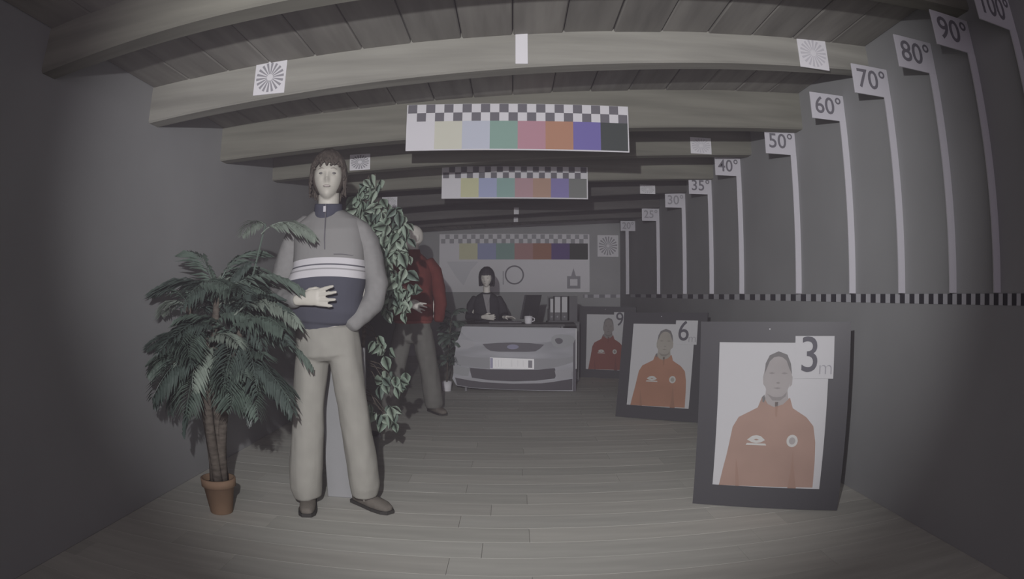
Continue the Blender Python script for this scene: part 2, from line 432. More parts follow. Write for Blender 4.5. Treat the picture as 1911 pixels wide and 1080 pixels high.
# ------------------------------------------------------------------ framed portraits on the floor
M_print = [mat('print_orange', (0.33, 0.225, 0.185), 0.6, 0.06, 5), mat('print_orange_far', (0.35, 0.185, 0.125), 0.6, 0.06, 5), mat('print_red_far', (0.22, 0.075, 0.058), 0.6)]
M_printd = [mat('print_orange_shade', (0.30, 0.195, 0.155), 0.6), mat('print_orange_shade_far', (0.29, 0.16, 0.11), 0.6), mat('print_red_shade', (0.17, 0.06, 0.05), 0.6)]
M_face = [mat('print_face', (0.335, 0.315, 0.31), 0.6, 0.08, 6), mat('print_face_far', (0.33, 0.31, 0.275), 0.6, 0.08, 6), mat('print_face_red', (0.24, 0.22, 0.21), 0.6)]
M_hair = mat('print_hair', (0.17, 0.165, 0.165), 0.6)
M_logo = mat('print_logo', (0.50, 0.50, 0.48), 0.6)
M_dig = mat('print_digit', (0.10, 0.098, 0.115), 0.6)
def smooth_poly(pts, n=6):
    out = []; m = len(pts)
    for i in range(m):
        p0, p1, p2, p3 = (Vector(pts[(i + k) % m]) for k in (-1, 0, 1, 2))
        for j in range(n):
            t_ = j / n
            q = 0.5 * ((2 * p1) + (-p0 + p2) * t_ + (2 * p0 - 5 * p1 + 4 * p2 - p3) * t_ ** 2 + (-p0 + 3 * p1 - 3 * p2 + p3) * t_ ** 3)
            out.append((q.x, q.y))
    return out
def portrait(label, num, x, y, yaw, lean, roll, w, h, v):
    t = thing('framed_portrait', label, 'framed picture', (x, y, 0), (0, 0, 0), 'framed portraits standing on the floor')
    R = Matrix.Rotation(-yaw, 4, 'Z') @ Matrix.Rotation(-lean, 4, 'X') @ Matrix.Rotation(-roll, 4, 'Y')
    t.rotation_euler = R.to_euler()
    # coordinates: x 0..w, z 0..h, front towards -Y
    L, Rr, Bt, Tp = 0.105, 0.118, 0.118, 0.108
    bm = bmesh.new(); th = 0.022
    for q in ((0, 0, w, Bt), (0, h - Tp, w, h), (0, Bt, L, h - Tp), (w - Rr, Bt, w, h - Tp)):
        box(bm, q[0], -th, q[1], q[2], 0, q[3])
    obj('frame', bm, M_black, t)
    pic = obj('print', B(L - .005, -0.018, Bt - .005, w - Rr + .005, -0.004, h - Tp + .005), M_white2, t)
    pw, ph = w - L - Rr, h - Tp - Bt
    def U(pts): return [(L + a * pw, Bt + b * ph) for a, b in pts]
    def piece(name, pts, m, dy, sm=0):
        bm = bmesh.new(); p = U(pts); plate(bm, smooth_poly(p, sm) if sm else p, -0.0185 - dy, 0.003); return obj(name, bm, m, pic)
    k = lambda a: a
    piece('printed_jacket', [(.06, .0), (.085, .12), (.11, .22), (.15, .42), (.20, .49), (.37, .56), (.405, .635), (.48, .60), (.58, .60), (.66, .63),
                             (.69, .56), (.82, .50), (.89, .44), (.92, .33), (.93, .2), (.935, .01)], M_print[v], 0.0004)
    piece('printed_sleeve_shade', [(.215, .0), (.205, .08), (.20, .2), (.225, .12), (.25, .0)], M_printd[v], 0.0009)
    piece('printed_sleeve_shade', [(.70, .0), (.715, .12), (.72, .28), (.74, .15), (.78, .0)], M_printd[v], 0.0009)
    piece('printed_collar_shade', [(.405, .632), (.425, .648), (.435, .62), (.425, .595), (.41, .60)], M_hair, 0.0009)
    piece('printed_neck', [(.44, .70), (.43, .62), (.46, .585), (.52, .565), (.60, .585), (.645, .62), (.63, .70)], M_face[v], 0.0009)
    piece('printed_head', [(.415, .80), (.42, .73), (.445, .675), (.49, .645), (.54, .64), (.59, .65), (.635, .685), (.655, .74), (.665, .80), (.64, .87), (.585, .915), (.54, .925), (.49, .915), (.44, .87)], M_face[v], 0.0014, 4)
    piece('printed_ear', [(.415, .80), (.405, .77), (.41, .72), (.43, .70)], M_face[v], 0.0013)
    piece('printed_ear', [(.655, .80), (.675, .77), (.672, .72), (.65, .70)], M_face[v], 0.0013)
    piece('printed_hair', [(.418, .79), (.425, .86), (.46, .915), (.54, .942), (.62, .92), (.655, .86), (.668, .79), (.64, .83), (.615, .88), (.575, .903), (.54, .908), (.50, .902), (.462, .875), (.44, .83)], M_hair, 0.0018)
    md_ = mat('print_face_shade_%d' % v, tuple(c * .72 for c in M_face[v].node_tree.nodes['Principled BSDF'].inputs['Base Color'].default_value[:3]), 0.6)
    for cx_ in (.485, .60):
        piece('printed_eye', [(cx_ - .03, .795), (cx_, .803), (cx_ + .03, .795), (cx_, .788)], md_, 0.0018)
    piece('printed_nose', [(.525, .73), (.545, .738), (.565, .73), (.545, .722)], md_, 0.0018)
    piece('printed_mouth', [(.50, .695), (.54, .70), (.58, .695), (.54, .688)], md_, 0.0018)
    piece('printed_chin_shade', [(.45, .655), (.50, .637), (.54, .632), (.59, .64), (.63, .67), (.62, .64), (.57, .61), (.50, .61)], md_, 0.0012)
    piece('printed_placket', [(.525, .60), (.555, .60), (.55, .50), (.535, .50)], M_printd[v], 0.0009)
    # diamond-shaped emblem over a bar, and a round crest
    piece('printed_emblem', [(.29, .335), (.335, .362), (.375, .368), (.415, .362), (.455, .335), (.415, .318), (.375, .312), (.335, .318)], M_logo, 0.0009)
    piece('printed_emblem', [(.35, .337), (.375, .343), (.40, .337), (.375, .331)], M_print[v], 0.0013)
    piece('printed_emblem', [(.28, .298), (.47, .298), (.46, .311), (.29, .311)], M_logo, 0.0009)
    piece('printed_crest', [(.705 + .052 * math.cos(q * PI / 8), .335 + .043 * math.sin(q * PI / 8)) for q in range(16)], M_logo, 0.0009)
    piece('printed_crest_centre', [(.705 + .030 * math.cos(q * PI / 8), .335 + .025 * math.sin(q * PI / 8)) for q in range(16)], M_face[v], 0.0013)
    # number card over the top right corner
    cx0, cx1, cz0, cz1 = w - Rr - .188, w - Rr + .028, h - Tp - .185, h - Tp + .035
    card = obj('number_card', B(cx0, -0.026, cz0, cx1, -0.0222, cz1), M_white2, t)
    me = text_mesh(num, 0.262, 0.002, 0.0005)
    me.transform(Matrix.Diagonal((0.92, 1, 1, 1)))
    o = link('printed_number', me, M_dig, card); o.location = (cx0 + .082, -0.027, (cz0 + cz1) / 2 + .005)
    me = text_mesh('m', 0.11, 0.002, -0.002)
    o = link('printed_letter', me, M_ink2, card); o.location = (cx1 - .045, -0.027, cz0 + .055)
    bm = bmesh.new(); blob(bm, (w * .46, -0.0225, h - Tp * .35), (.004, .003, .004), seg=8); obj('screw', bm, M_white, t)
    # folding leg that holds it up from behind
    bm = bmesh.new(); a = math.radians(14) 
    loft(bm, [(w / 2, 0.004, h * .72, .03, .006), (w / 2, 0.004 + h * .72 * math.tan(a), 0.008, .03, .006)], n=8, cap=0, power=6)
    obj('rear_leg', bm, M_black, t)
    return t
portrait('nearest and largest black-framed portrait on the floor, orange jacket, card reading 3 m', '3', .997, 3.328, .503, .037, .004, .83, 1.004, 0)
portrait('middle black-framed portrait on the floor, orange jacket, card reading 6 m', '6', .976, 5.995, .607, .179, .005, .845, .991, 1)
portrait('farthest black-framed portrait beside the desk, red jacket, card reading 9 m', '9', .918, 8.979, .40, .015, -.010, .800, .985, 2)

# ------------------------------------------------------------------ mannequins
def head_shape(bm, c, R, hw=.076, hd=.098, hh=.122, face=1.0):
    """head with brow, sockets, nose, lips, chin and ears; face towards -Y before R"""
    n, m = 56, 40; rings = []
    for j in range(1, m):
        th = PI * j / m; ring = []
        for i in range(n):
            ph = 2 * PI * i / n
            d = Vector((math.sin(th) * math.cos(ph), math.sin(th) * math.sin(ph), math.cos(th)))
            w = hw; dp = hd
            x, y, z = d.x * hw, d.y * hd, d.z * hh
            low = max(0, -d.z)
            x *= 1 - .34 * low ** 1.6
            if d.y > 0: y *= 1 - .35 * low ** 1.2; y += .012 * (1 - low)
            else: y *= 1 - .06 * low; y = -abs(y) * (.93 + .05 * (1 - abs(d.x)))
            if d.y < 0.2:
                fr = min(1, (0.2 - d.y) * 1.6) * face
                g = lambda x0, z0, sx, sz: math.exp(-((x - x0) / sx) ** 2 - ((z - z0) / sz) ** 2)
                y -= fr * (.024 * g(0, -.034, .011, .013) + .014 * g(0, -.012, .009, .026))
                y -= fr * (.006 * g(.026, .022, .022, .010) + .006 * g(-.026, .022, .022, .010))
                y += fr * (.011 * g(.031, .003, .015, .011) + .011 * g(-.031, .003, .015, .011))
                y -= fr * (.008 * g(0, -.060, .020, .006) + .008 * g(0, -.072, .018, .006))
                y -= fr * .010 * g(0, -.100, .020, .014)
                y -= fr * (.004 * g(.040, -.025, .02, .02) + .004 * g(-.040, -.025, .02, .02))
            ring.append(bm.verts.new(c + R @ Vector((x, y, z))))
        rings.append(ring)
    for a, b in zip(rings, rings[1:]):
        for k in range(n): bm.faces.new((a[k], a[(k + 1) % n], b[(k + 1) % n], b[k]))
    bm.faces.new(rings[0][::-1]); bm.faces.new(rings[-1])
    for s in (-1, 1):
        blob(bm, c + R @ Vector((s * hw * .98, .012, -.012)), (.010, .019, .032), R.to_3x3(), seg=12)
def hand_shape(bm, wrist, d, up, L=.185, spread=1.0, side=1, curl=.25, fat=1.0):
    """palm, four fingers and a thumb; d = pointing direction, up = thumb side, back of the hand along d x up"""
    d = Vector(d).normalized(); up = Vector(up); up = (up - d * up.dot(d)).normalized(); nb = d.cross(up) * side
    w = Vector(wrist)
    P = lambda a, b, c: w + d * a * L + up * b * L + nb * c * L
    loft(bm, [(*P(-.12, 0, 0), .026, .020), (*P(.10, 0, 0), .030, .018), (*P(.30, .02, .01), .040, .015), (*P(.50, .01, .0), .041, .013)], side=up, n=14, cap=.6)
    for k, (b, ln, sp) in enumerate(((.17, .44, .16), (.06, .50, .04), (-.06, .46, -.10), (-.165, .36, -.26))):
        a0 = P(.44, b * .9, 0); sp *= spread
        p1 = a0 + (d + up * sp - nb * curl * .2) * (L * .06)
        p2 = p1 + (d + up * sp - nb * curl * .3).normalized() * (L * ln * .45)
        p3 = p2 + (d + up * sp - nb * curl * 1.0).normalized() * (L * ln * .33)
        p4 = p3 + (d + up * sp * .8 - nb * curl * 1.6).normalized() * (L * ln * .24)
        loft(bm, [(*a0, .0095 * fat, .0095), (*p1, .0095 * fat, .0092), (*p2, .0088 * fat, .0085), (*p3, .0080 * fat, .0078), (*p4, .0066 * fat, .0062)], side=up, n=10, cap=.8)
    t0 = P(.08, .10, -.04); t1 = P(.26, .22, -.13); t2 = P(.40, .24, -.20); t3 = P(.50, .20, -.25)
    loft(bm, [(*t0, .014, .012), (*t1, .0115, .011), (*t2, .0098, .0095), (*t3, .0075, .007)], side=up, n=10, cap=.8)
def shoe(bm, c, yaw, L=.28):
    R = Matrix.Rotation(yaw, 3, 'Z')
    q = lambda x, y, z: tuple(Vector(c) + R @ Vector((x, y, z)))
    # toe towards -Y
    loft(bm, [(*q(0, .10, .050), .034, .048), (*q(0, .03, .045), .038, .044), (*q(0, -.06, .036), .045, .035), (*q(0, -.13, .031), .042, .030), (*q(0, -.165, .026), .030, .024)], side=R @ Vector((1, 0, 0)), n=16, cap=.5, power=2.6)
def sole(bm, c, yaw):
    R = Matrix.Rotation(yaw, 3, 'Z')
    pts = [(-.036, .12), (-.042, .02), (-.051, -.08), (-.046, -.15), (-.026, -.183), (.026, -.183), (.046, -.15), (.051, -.08), (.042, .02), (.036, .12), (0, .14)]
    a = [bm.verts.new(Vector(c) + R @ Vector((x, y, 0.002))) for x, y in pts]; b = [bm.verts.new(Vector(c) + R @ Vector((x, y, 0.020))) for x, y in pts]
    bm.faces.new(a[::-1]); bm.faces.new(b)
    for i in range(len(pts)): bm.faces.new((a[i], a[(i + 1) % len(pts)], b[(i + 1) % len(pts)], b[i]))
def hair_locks(c, R, n, length, seed, bang=.035, thick=.011, puff=1.0, jitter=1.0, part=0.0):
    """a wig of many overlapping locks combed down from the crown"""
    rn = random.Random(seed); bm = bmesh.new()
    A, Bb, Hh = .086 * puff, .110 * puff, .132
    blob(bm, c + R @ Vector((0, .022, .018)), (A * .99, Bb * .93, Hh * .93), R.to_3x3(), 24)
    # open the face: squeeze the inner cap backwards below the fringe
    for v in bm.verts:
        p = R.inverted() @ (v.co - c)
        if p.y < -.03 and p.z < bang + .035: p.y = -.03 + (p.y + .03) * .05
        if p.z < -.09: p.z = -.09
        v.co = c + R @ p
    for i in range(n):
        ph = 2 * PI * (i + rn.random()) / n
        cx, sx = math.cos(ph), math.sin(ph)
        front = max(0, -sx - .25) / .75 if sx < -.25 else 0
        end = (bang + .012 * rn.uniform(-1, 1) * jitter) if sx < -.62 else (-length + .02 * rn.uniform(-1, 1) * jitter)
        if -.62 <= sx < -.40: end = bang * .6 + .012 * rn.uniform(-1, 1)
        elif -.40 <= sx < -.22: end = -length * .5 + .015 * rn.uniform(-1, 1)
        pts = []; m = 7
        top_a = rn.uniform(.10, .55)
        for k in range(m):
            t_ = k / (m - 1)
            z = Hh * math.cos(top_a) * (1 - t_) + end * t_
            zn = max(-1, min(1, z / Hh)); rr = math.sqrt(max(0, 1 - zn * zn)) if z > 0 else 1.0
            rr = max(rr, .25)
            tw = ph + ((.25 if sx > -.3 else .07) * rn.uniform(-1, 1) * t_ * jitter)
            ex = 1.02 + .05 * rn.uniform(-1, 1) * jitter * t_
            pts.append(c + R @ Vector((A * rr * math.cos(tw) * ex, Bb * rr * math.sin(tw) * ex + .008, z + .012)))
        th_ = thick * rn.uniform(.8, 1.3)
        loft(bm, [(*p, th_ * (1.15 - .75 * (k / (m - 1)) ** 2), th_ * .75 * (1.1 - .7 * (k / (m - 1)))) for k, p in enumerate(pts)], n=6, cap=.5, side=R @ Vector((-sx, cx, 0)))
    return bm
def wrinkles(amp, sc=(9, 9, 4), seed=0):
    def f(p): return amp * (noise.noise(Vector((p.x * sc[0], p.y * sc[1] + seed, p.z * sc[2]))) + .5 * noise.noise(Vector((p.x * sc[0] * 2.3, p.y * sc[1] * 2.3 + seed, p.z * sc[2] * 2.3))))
    return f

# fabric whose bands are knitted in: navy body, white stripes (by height on the garment)
def striped_fabric():
    m = bpy.data.materials.new('striped_sweatshirt'); m.use_nodes = True; nt = m.node_tree; b = nt.nodes['Principled BSDF']
    b.inputs['Roughness'].default_value = .9; b.inputs['Specular IOR Level'].default_value = .1
    tc = nt.nodes.new('ShaderNodeTexCoord'); sp = nt.nodes.new('ShaderNodeSeparateXYZ'); nt.links.new(tc.outputs['Object'], sp.inputs[0])
    mr = nt.nodes.new('ShaderNodeMapRange'); mr.inputs['From Min'].default_value = 1.0; mr.inputs['From Max'].default_value = 1.6
    # the bands hang a little lower towards the sides of the body
    ab = nt.nodes.new('ShaderNodeMath'); ab.operation = 'SUBTRACT'; ab.inputs[1].default_value = .03
    pw = nt.nodes.new('ShaderNodeMath'); pw.operation = 'MULTIPLY'; ad = nt.nodes.new('ShaderNodeMath'); ad.operation = 'MULTIPLY_ADD'; ad.inputs[1].default_value = .45
    nt.links.new(sp.outputs['X'], ab.inputs[0]); nt.links.new(ab.outputs[0], pw.inputs[0]); nt.links.new(ab.outputs[0], pw.inputs[1])
    nt.links.new(pw.outputs[0], ad.inputs[0]); nt.links.new(sp.outputs['Z'], ad.inputs[2]); nt.links.new(ad.outputs[0], mr.inputs['Value'])
    cr = nt.nodes.new('ShaderNodeValToRGB'); cr.color_ramp.interpolation = 'CONSTANT'
    navy, white, grey = (.085, .088, .112, 1), (.60, .59, .61, 1), (.262, .26, .256, 1)
    el = cr.color_ramp.elements
    zs = [(0, navy), (1.236, white), (1.270, (.34, .335, .345, 1)), (1.277, white), (1.291, (.13, .13, .15, 1)), (1.299, white), (1.329, grey)]
    el[0].position = 0; el[0].color = navy
    el[1].position = (zs[1][0] - 1.0) / .6; el[1].color = white
    for z, c_ in zs[2:]:
        e_ = el.new((z - 1.0) / .6); e_.color = c_
    nt.links.new(mr.outputs[0], cr.inputs[0]); nt.links.new(cr.outputs[0], b.inputs['Base Color'])
    return m
M_sw = striped_fabric()
M_grey = mat('grey_fleece', (0.262, 0.26, 0.256), .95, .05, 40, .1, spec=.05)
M_navy = mat('navy_collar', (0.075, 0.078, 0.105), .9, .1, 30, .1, spec=.05)
M_beige = mat('beige_trousers', (0.335, 0.328, 0.295), .92, .05, 14, .08, spec=.06)
M_shoe = mat('brown_suede', (0.17, 0.155, 0.135), .9, .12, 20, spec=.05)
M_sole = mat('dark_sole', (0.05, 0.048, 0.045), .8)
M_red = mat('red_jacket', (0.155, 0.040, 0.034), .85, .12, 12, .08, spec=.1)
M_greyt = mat('grey_trousers', (0.17, 0.168, 0.155), .92, .08, 12, .05, spec=.05)
M_blaz = mat('black_blazer', (0.045, 0.044, 0.05), .85, .1, 20, spec=.1)
M_shirt = mat('grey_blouse', (0.28, 0.27, 0.28), .8)
M_skin2 = mat('pale_mannequin', (0.70, 0.67, 0.62), .5, spec=.3)

# -- mannequin 1: striped half-zip sweatshirt, beige trousers
mx, my = -0.93, 3.20
bm = bmesh.new()
hc = Vector((-.012, -.030, 1.742)); HR = Matrix.Rotation(math.radians(13), 3, 'Z') @ Matrix.Rotation(math.radians(-5), 3, 'X')
head_shape(bm, hc, HR, hw=.075, hh=.120)
loft(bm, [(-.015, .015, 1.52, .062, .058), (-.014, .004, 1.60, .055, .056), (-.012, -.004, 1.68, .055, .062)], n=20)
loft(bm, [(-.01, .0, .93, .150, .10), (-.01, .0, 1.05, .135, .095), (-.01, 0, 1.2, .155, .10), (-.01, 0, 1.38, .175, .105), (-.012, .01, 1.50, .14, .075), (-.014, .012, 1.55, .07, .06)], n=28)
for j in ([(-.17, .01, 1.49), (-.285, .04, 1.13), (-.095, -.205, 1.120)], [(.155, .01, 1.49), (.215, .06, 1.22), (.125, -.02, .99)]):
    loft(bm, [(*j[0], .040, .040), (*(Vector(j[0]) * .5 + Vector(j[1]) * .5), .036, .036), (*j[1], .032, .032)], n=14)
    loft(bm, [(*j[1], .032, .032), (*(Vector(j[1]) * .6 + Vector(j[2]) * .4), .031, .030), (*j[2], .026, .021)], n=14)
hand_shape(bm, (-.095, -.205, 1.122), (1, -.10, .12), (-.1, .0, 1), L=.195, side=1, curl=.03, spread=.95, fat=1.12)
hand_shape(bm, (.125, -.02, .99), (-.35, .12, -.95), (-.6, -.5, .3), L=.13, side=1, curl=.2, spread=.3)
for s, (hx, kx, ax, ay) in ((-1, (-.085, -.135, -.165, .02)), (1, (.085, .125, .150, .09))):
    loft(bm, [(hx, .01, .93, .065, .07), (hx * 1.15, .01, .75, .058, .062), (kx, .01, .50, .045, .048), ((kx + ax) / 2, ay * .6 + .01, .34, .042, .046), (ax, ay, .10, .034, .038)], n=18)
    loft(bm, [(ax, ay + .01, .06, .028, .03), (ax + s * .004, ay - .02, .045, .028, .024)], n=12)
body = link('mannequin', remeshed(bm, .0052, 2), M_skin)
tag(body, 'nearest mannequin, striped grey and navy half-zip top, beige trousers, shaggy brown wig', 'mannequin')
body.location = (mx, my, 0)
for s in (-1, 1):
    bm = bmesh.new(); blob(bm, hc + HR @ Vector((s * .0305, -.0775, .004)), (.0140, .006, .0062), HR, 12); obj('eye', bm, M_eye, body, True)
    bm = bmesh.new(); loft(bm, [(*(hc + HR @ Vector((s * .017, -.094, .024))), .002, .002), (*(hc + HR @ Vector((s * .032, -.091, .030))), .003, .002), (*(hc + HR @ Vector((s * .047, -.080, .025))), .0015, .0015)], n=6); obj('eyebrow', bm, mat('painted_brow', (.33, .30, .27), .7), body, True)
bm = bmesh.new(); blob(bm, hc + HR @ Vector((0, -.0985, -.066)), (.019, .005, .0062), HR, 12); obj('mouth', bm, M_lip, body, True)
obj('wig', hair_locks(hc, HR, 150, .088, 5, bang=.040, thick=.0125, puff=1.06, jitter=1.5), M_wig, body, True)
# sweatshirt
bm = bmesh.new()
loft(bm, [(-.045, .02, 1.03, .200, .145), (-.040, .01, 1.10, .222, .160), (-.020, 0, 1.18, .207, .152), (0, 0, 1.26, .192, .140), (.000, 0, 1.36, .190, .130), (-.010, .005, 1.46, .185, .118), (-.012, .012, 1.52, .170, .092), (-.014, .012, 1.555, .120, .075), (-.014, .010, 1.575, .085, .07)], n=36, cap=.2, power=2.3)
loft(bm, [(-.06, .03, .985, .165, .130), (-.05, .02, 1.06, .195, .150)], n=30, cap=.3)
sw = link('sweatshirt', remeshed(bm, .0065, 5, wrinkles(.006, (6, 6, 5), 3)), M_sw, body)
bm = bmesh.new()
loft(bm, [(-.120, .01, 1.510, .050, .052), (-.175, .015, 1.475, .056, .062), (-.215, .02, 1.40, .064, .068), (-.245, .035, 1.30, .070, .070), (-.285, .04, 1.17, .074, .074), (-.275, .00, 1.125, .072, .070), (-.215, -.09, 1.122, .062, .058), (-.135, -.165, 1.122, .046, .046), (-.112, -.188, 1.122, .034, .034)], n=22, side=(0, 1, 0), cap=.4)
o = link('sleeve', remeshed(bm, .0065, 6, wrinkles(.007, (10, 10, 8), 1)), M_grey, sw)
bm = bmesh.new()
loft(bm, [(.105, .01, 1.510, .050, .052), (.158, .015, 1.475, .054, .062), (.192, .02, 1.41, .060, .066), (.215, .04, 1.32, .062, .068), (.238, .055, 1.20, .064, .070), (.215, .03, 1.10, .060, .062), (.150, -.04, 1.02, .048, .048), (.130, -.06, .995, .040, .040)], n=22, side=(1, 0, 0), cap=.4)
o = link('sleeve', remeshed(bm, .0065, 6, wrinkles(.007, (10, 10, 8), 9)), M_grey, sw)
bm = bmesh.new()
loft(bm, [(-.014, .006, 1.535, .092, .085), (-.014, .002, 1.575, .077, .076), (-.013, -.003, 1.612, .072, .074)], n=28, cap=.0)
o = link('collar', remeshed(bm, .005, 2), M_navy, sw)
bm = bmesh.new(); zy = lambda z: -.132 if z < 1.45 else -.132 + (z - 1.45) * .40
tube(bm, [(.012, -.135, 1.37), (.010, -.137, 1.42), (.007, -.124, 1.47), (.003, -.107, 1.52), (-.002, -.092, 1.555), (-.004, -.082, 1.60)], .0028, n=6); obj('zip', bm, M_ink, sw)
bm = bmesh.new(); box(bm, -.012, -.102, 1.558, .002, -.090, 1.588, bevel=.002); obj('zip_pull', bm, M_fin, sw)
bm = bmesh.new(); tube(bm, [(.060, -.137, 1.345), (.10, -.128, 1.345), (.150, -.100, 1.338)], .0015, n=5); obj('pocket_seam', bm, M_ink, sw)
# trousers
bm = bmesh.new()
loft(bm, [(-.02, .01, .98, .165, .115), (-.015, .01, .90, .172, .122), (-.01, .01, .84, .172, .120)], n=32, cap=.3, power=2.4)
loft(bm, [(-.092, .01, .90, .086, .105), (-.108, .005, .76, .088, .095), (-.128, .0, .60, .086, .088), (-.145, .0, .42, .088, .090), (-.163, .005, .25, .094, .095), (-.172, .01, .12, .090, .095), (-.166, .01, .065, .074, .085)], n=24, cap=.15)
loft(bm, [(.070, .01, .90, .086, .105), (.086, .008, .76, .082, .095), (.108, .015, .60, .078, .086), (.125, .03, .42, .080, .088), (.138, .05, .25, .084, .092), (.142, .07, .14, .082, .092), (.138, .08, .085, .072, .085)], n=24, cap=.15)
tr = link('trousers', remeshed(bm, .0068, 5, wrinkles(.008, (9, 9, 3.5), 4)), M_beige, body)
for s, px_, py_, yw in ((-1, -.170, .02, math.radians(13)), (1, .150, .100, math.radians(52))):
    bm = bmesh.new(); shoe(bm, (px_, py_, 0), yw); o = obj('shoe', bm, M_shoe, body, True)
    bm = bmesh.new(); sole(bm, (px_, py_, 0), yw); obj('shoe_sole', bm, M_sole, o)
body['kind'] = 'thing'
# grey upright board behind its legs
bm = B(-.125, 0, 0, .125, .03, .86, bevel=.004)
o = obj('support_board', bm, M_wall); o.location = (-.925, 3.425, 0)
tag(o, 'plain grey upright board standing behind the legs of the striped-top mannequin', 'board')

# -- mannequin 2: red jacket, grey trousers, bald, further back
mx, my = -.945, 6.10
bm = bmesh.new()
hc = Vector((.0, -.02, 1.690)); HR = Matrix.Rotation(math.radians(-48), 3, 'Z') @ Matrix.Rotation(math.radians(-16), 3, 'X')
head_shape(bm, hc, HR, hw=.074, hh=.116)
loft(bm, [(0, .01, 1.48, .060, .056), (0, .0, 1.56, .052, .052), (.004, -.004, 1.64, .052, .056)], n=18)
loft(bm, [(0, .0, .86, .150, .10), (0, .0, 1.0, .135, .095), (0, 0, 1.2, .155, .10), (0, 0, 1.36, .17, .10), (0, .01, 1.47, .13, .075), (0, .012, 1.51, .07, .06)], n=24)
J = ([(-.165, .01, 1.45), (-.235, .03, 1.13), (-.03, -.20, 1.075)], [(.165, .01, 1.45), (.235, .04, 1.17), (.19, .03, .945)])
for j in J:
    loft(bm, [(*j[0], .036, .036), (*j[1], .030, .030)], n=12)
    loft(bm, [(*j[1], .030, .030), (*j[2], .025, .021)], n=12)
hand_shape(bm, (-.02, -.205, 1.07), (1, -.15, -.28), (.3, .1, 1), L=.19, side=1, curl=.05, spread=1.0, fat=1.1)
hand_shape(bm, (.19, .03, .945), (-.75, .25, -.6), (0, -1, 0), L=.12, side=1, curl=.3, spread=.3)
for s, (hx, kx, ax, ay) in ((-1, (-.085, -.16, -.225, -.06)), (1, (.085, .15, .19, .10))):
    loft(bm, [(hx, .01, .88, .065, .07), (kx, .0, .48, .045, .048), (ax, ay, .10, .034, .038)], n=16)
    loft(bm, [(ax, ay + .01, .06, .028, .03), (ax + s * .004, ay - .02, .045, .028, .024)], n=12)
body = link('mannequin', remeshed(bm, .0065, 2), M_skin2)
tag(body, 'bald mannequin in a red jacket and grey trousers striding behind the leafy plant', 'mannequin')
body.location = (mx, my, 0)
for s in (-1, 1):
    bm = bmesh.new(); blob(bm, hc + HR @ Vector((s * .0305, -.0775, .004)), (.0125, .006, .0048), HR, 10); obj('eye', bm, M_eye, body, True)
bm = bmesh.new()
loft(bm, [(0, .01, .90, .190, .135), (0, .01, 1.0, .195, .145), (0, 0, 1.15, .19, .145), (0, 0, 1.33, .185, .13), (0, .01, 1.43, .168, .11), (0, .012, 1.49, .13, .08), (0, .012, 1.53, .08, .07)], n=34, cap=.12, power=2.3)
loft(bm, [(0, .005, 1.52, .075, .072), (0, -.002, 1.575, .066, .068)], n=22, cap=0)
jk = link('jacket', remeshed(bm, .008, 5, wrinkles(.008, (7, 7, 5), 13)), M_red, body)
bm = bmesh.new()
loft(bm, [(-.145, .01, 1.465, .058, .06), (-.20, .02, 1.36, .066, .068), (-.245, .03, 1.16, .068, .068), (-.225, -.02, 1.10, .064, .06), (-.13, -.13, 1.085, .052, .050), (-.06, -.18, 1.075, .042, .040)], n=20, side=(0, 1, 0), cap=.4)
link('sleeve', remeshed(bm, .008, 5, wrinkles(.008, (9, 9, 7), 2)), M_red, jk)
bm = bmesh.new()
loft(bm, [(.145, .01, 1.465, .058, .06), (.205, .02, 1.37, .064, .068), (.245, .035, 1.20, .066, .070), (.262, .03, 1.05, .062, .064), (.250, .0, .93, .050, .052), (.245, -.005, .90, .044, .046)], n=20, side=(1, 0, 0), cap=.3)
link('sleeve', remeshed(bm, .008, 5, wrinkles(.008, (9, 9, 7), 6)), M_red, jk)
bm = bmesh.new()
loft(bm, [(0, .01, .885, .183, .130), (0, .01, .90, .184, .132)], n=30, cap=.3, power=2.3); obj('hem_band', bm, mat('jacket_hem', (.22, .06, .05), .85), jk, True)
bm = bmesh.new()
loft(bm, [(0, .01, .90, .165, .115), (0, .01, .80, .180, .125), (0, .01, .72, .185, .125)], n=30, cap=.3, power=2.4)
loft(bm, [(-.09, .01, .80, .098, .11), (-.125, .0, .64, .098, .10), (-.165, -.02, .45, .092, .095), (-.20, -.04, .26, .095, .10), (-.222, -.05, .10, .095, .10), (-.222, -.05, .06, .080, .09)], n=22, cap=.15)
loft(bm, [(.09, .01, .80, .098, .11), (.115, .0, .64, .096, .10), (.145, .03, .45, .092, .095), (.168, .06, .26, .094, .10), (.18, .085, .10, .092, .10), (.18, .085, .06, .078, .09)], n=22, cap=.15)
link('trousers', remeshed(bm, .008, 5, wrinkles(.009, (8, 8, 3.5), 8)), M_greyt, body)
for px_, py_, yw in ((-.228, -.03, math.radians(-8)), (.200, .10, math.radians(35))):
    bm = bmesh.new(); shoe(bm, (px_, py_, 0), yw); o = obj('shoe', bm, M_shoe, body, True)
    bm = bmesh.new(); sole(bm, (px_, py_, 0), yw); obj('shoe_sole', bm, M_sole, o)
body['kind'] = 'thing'

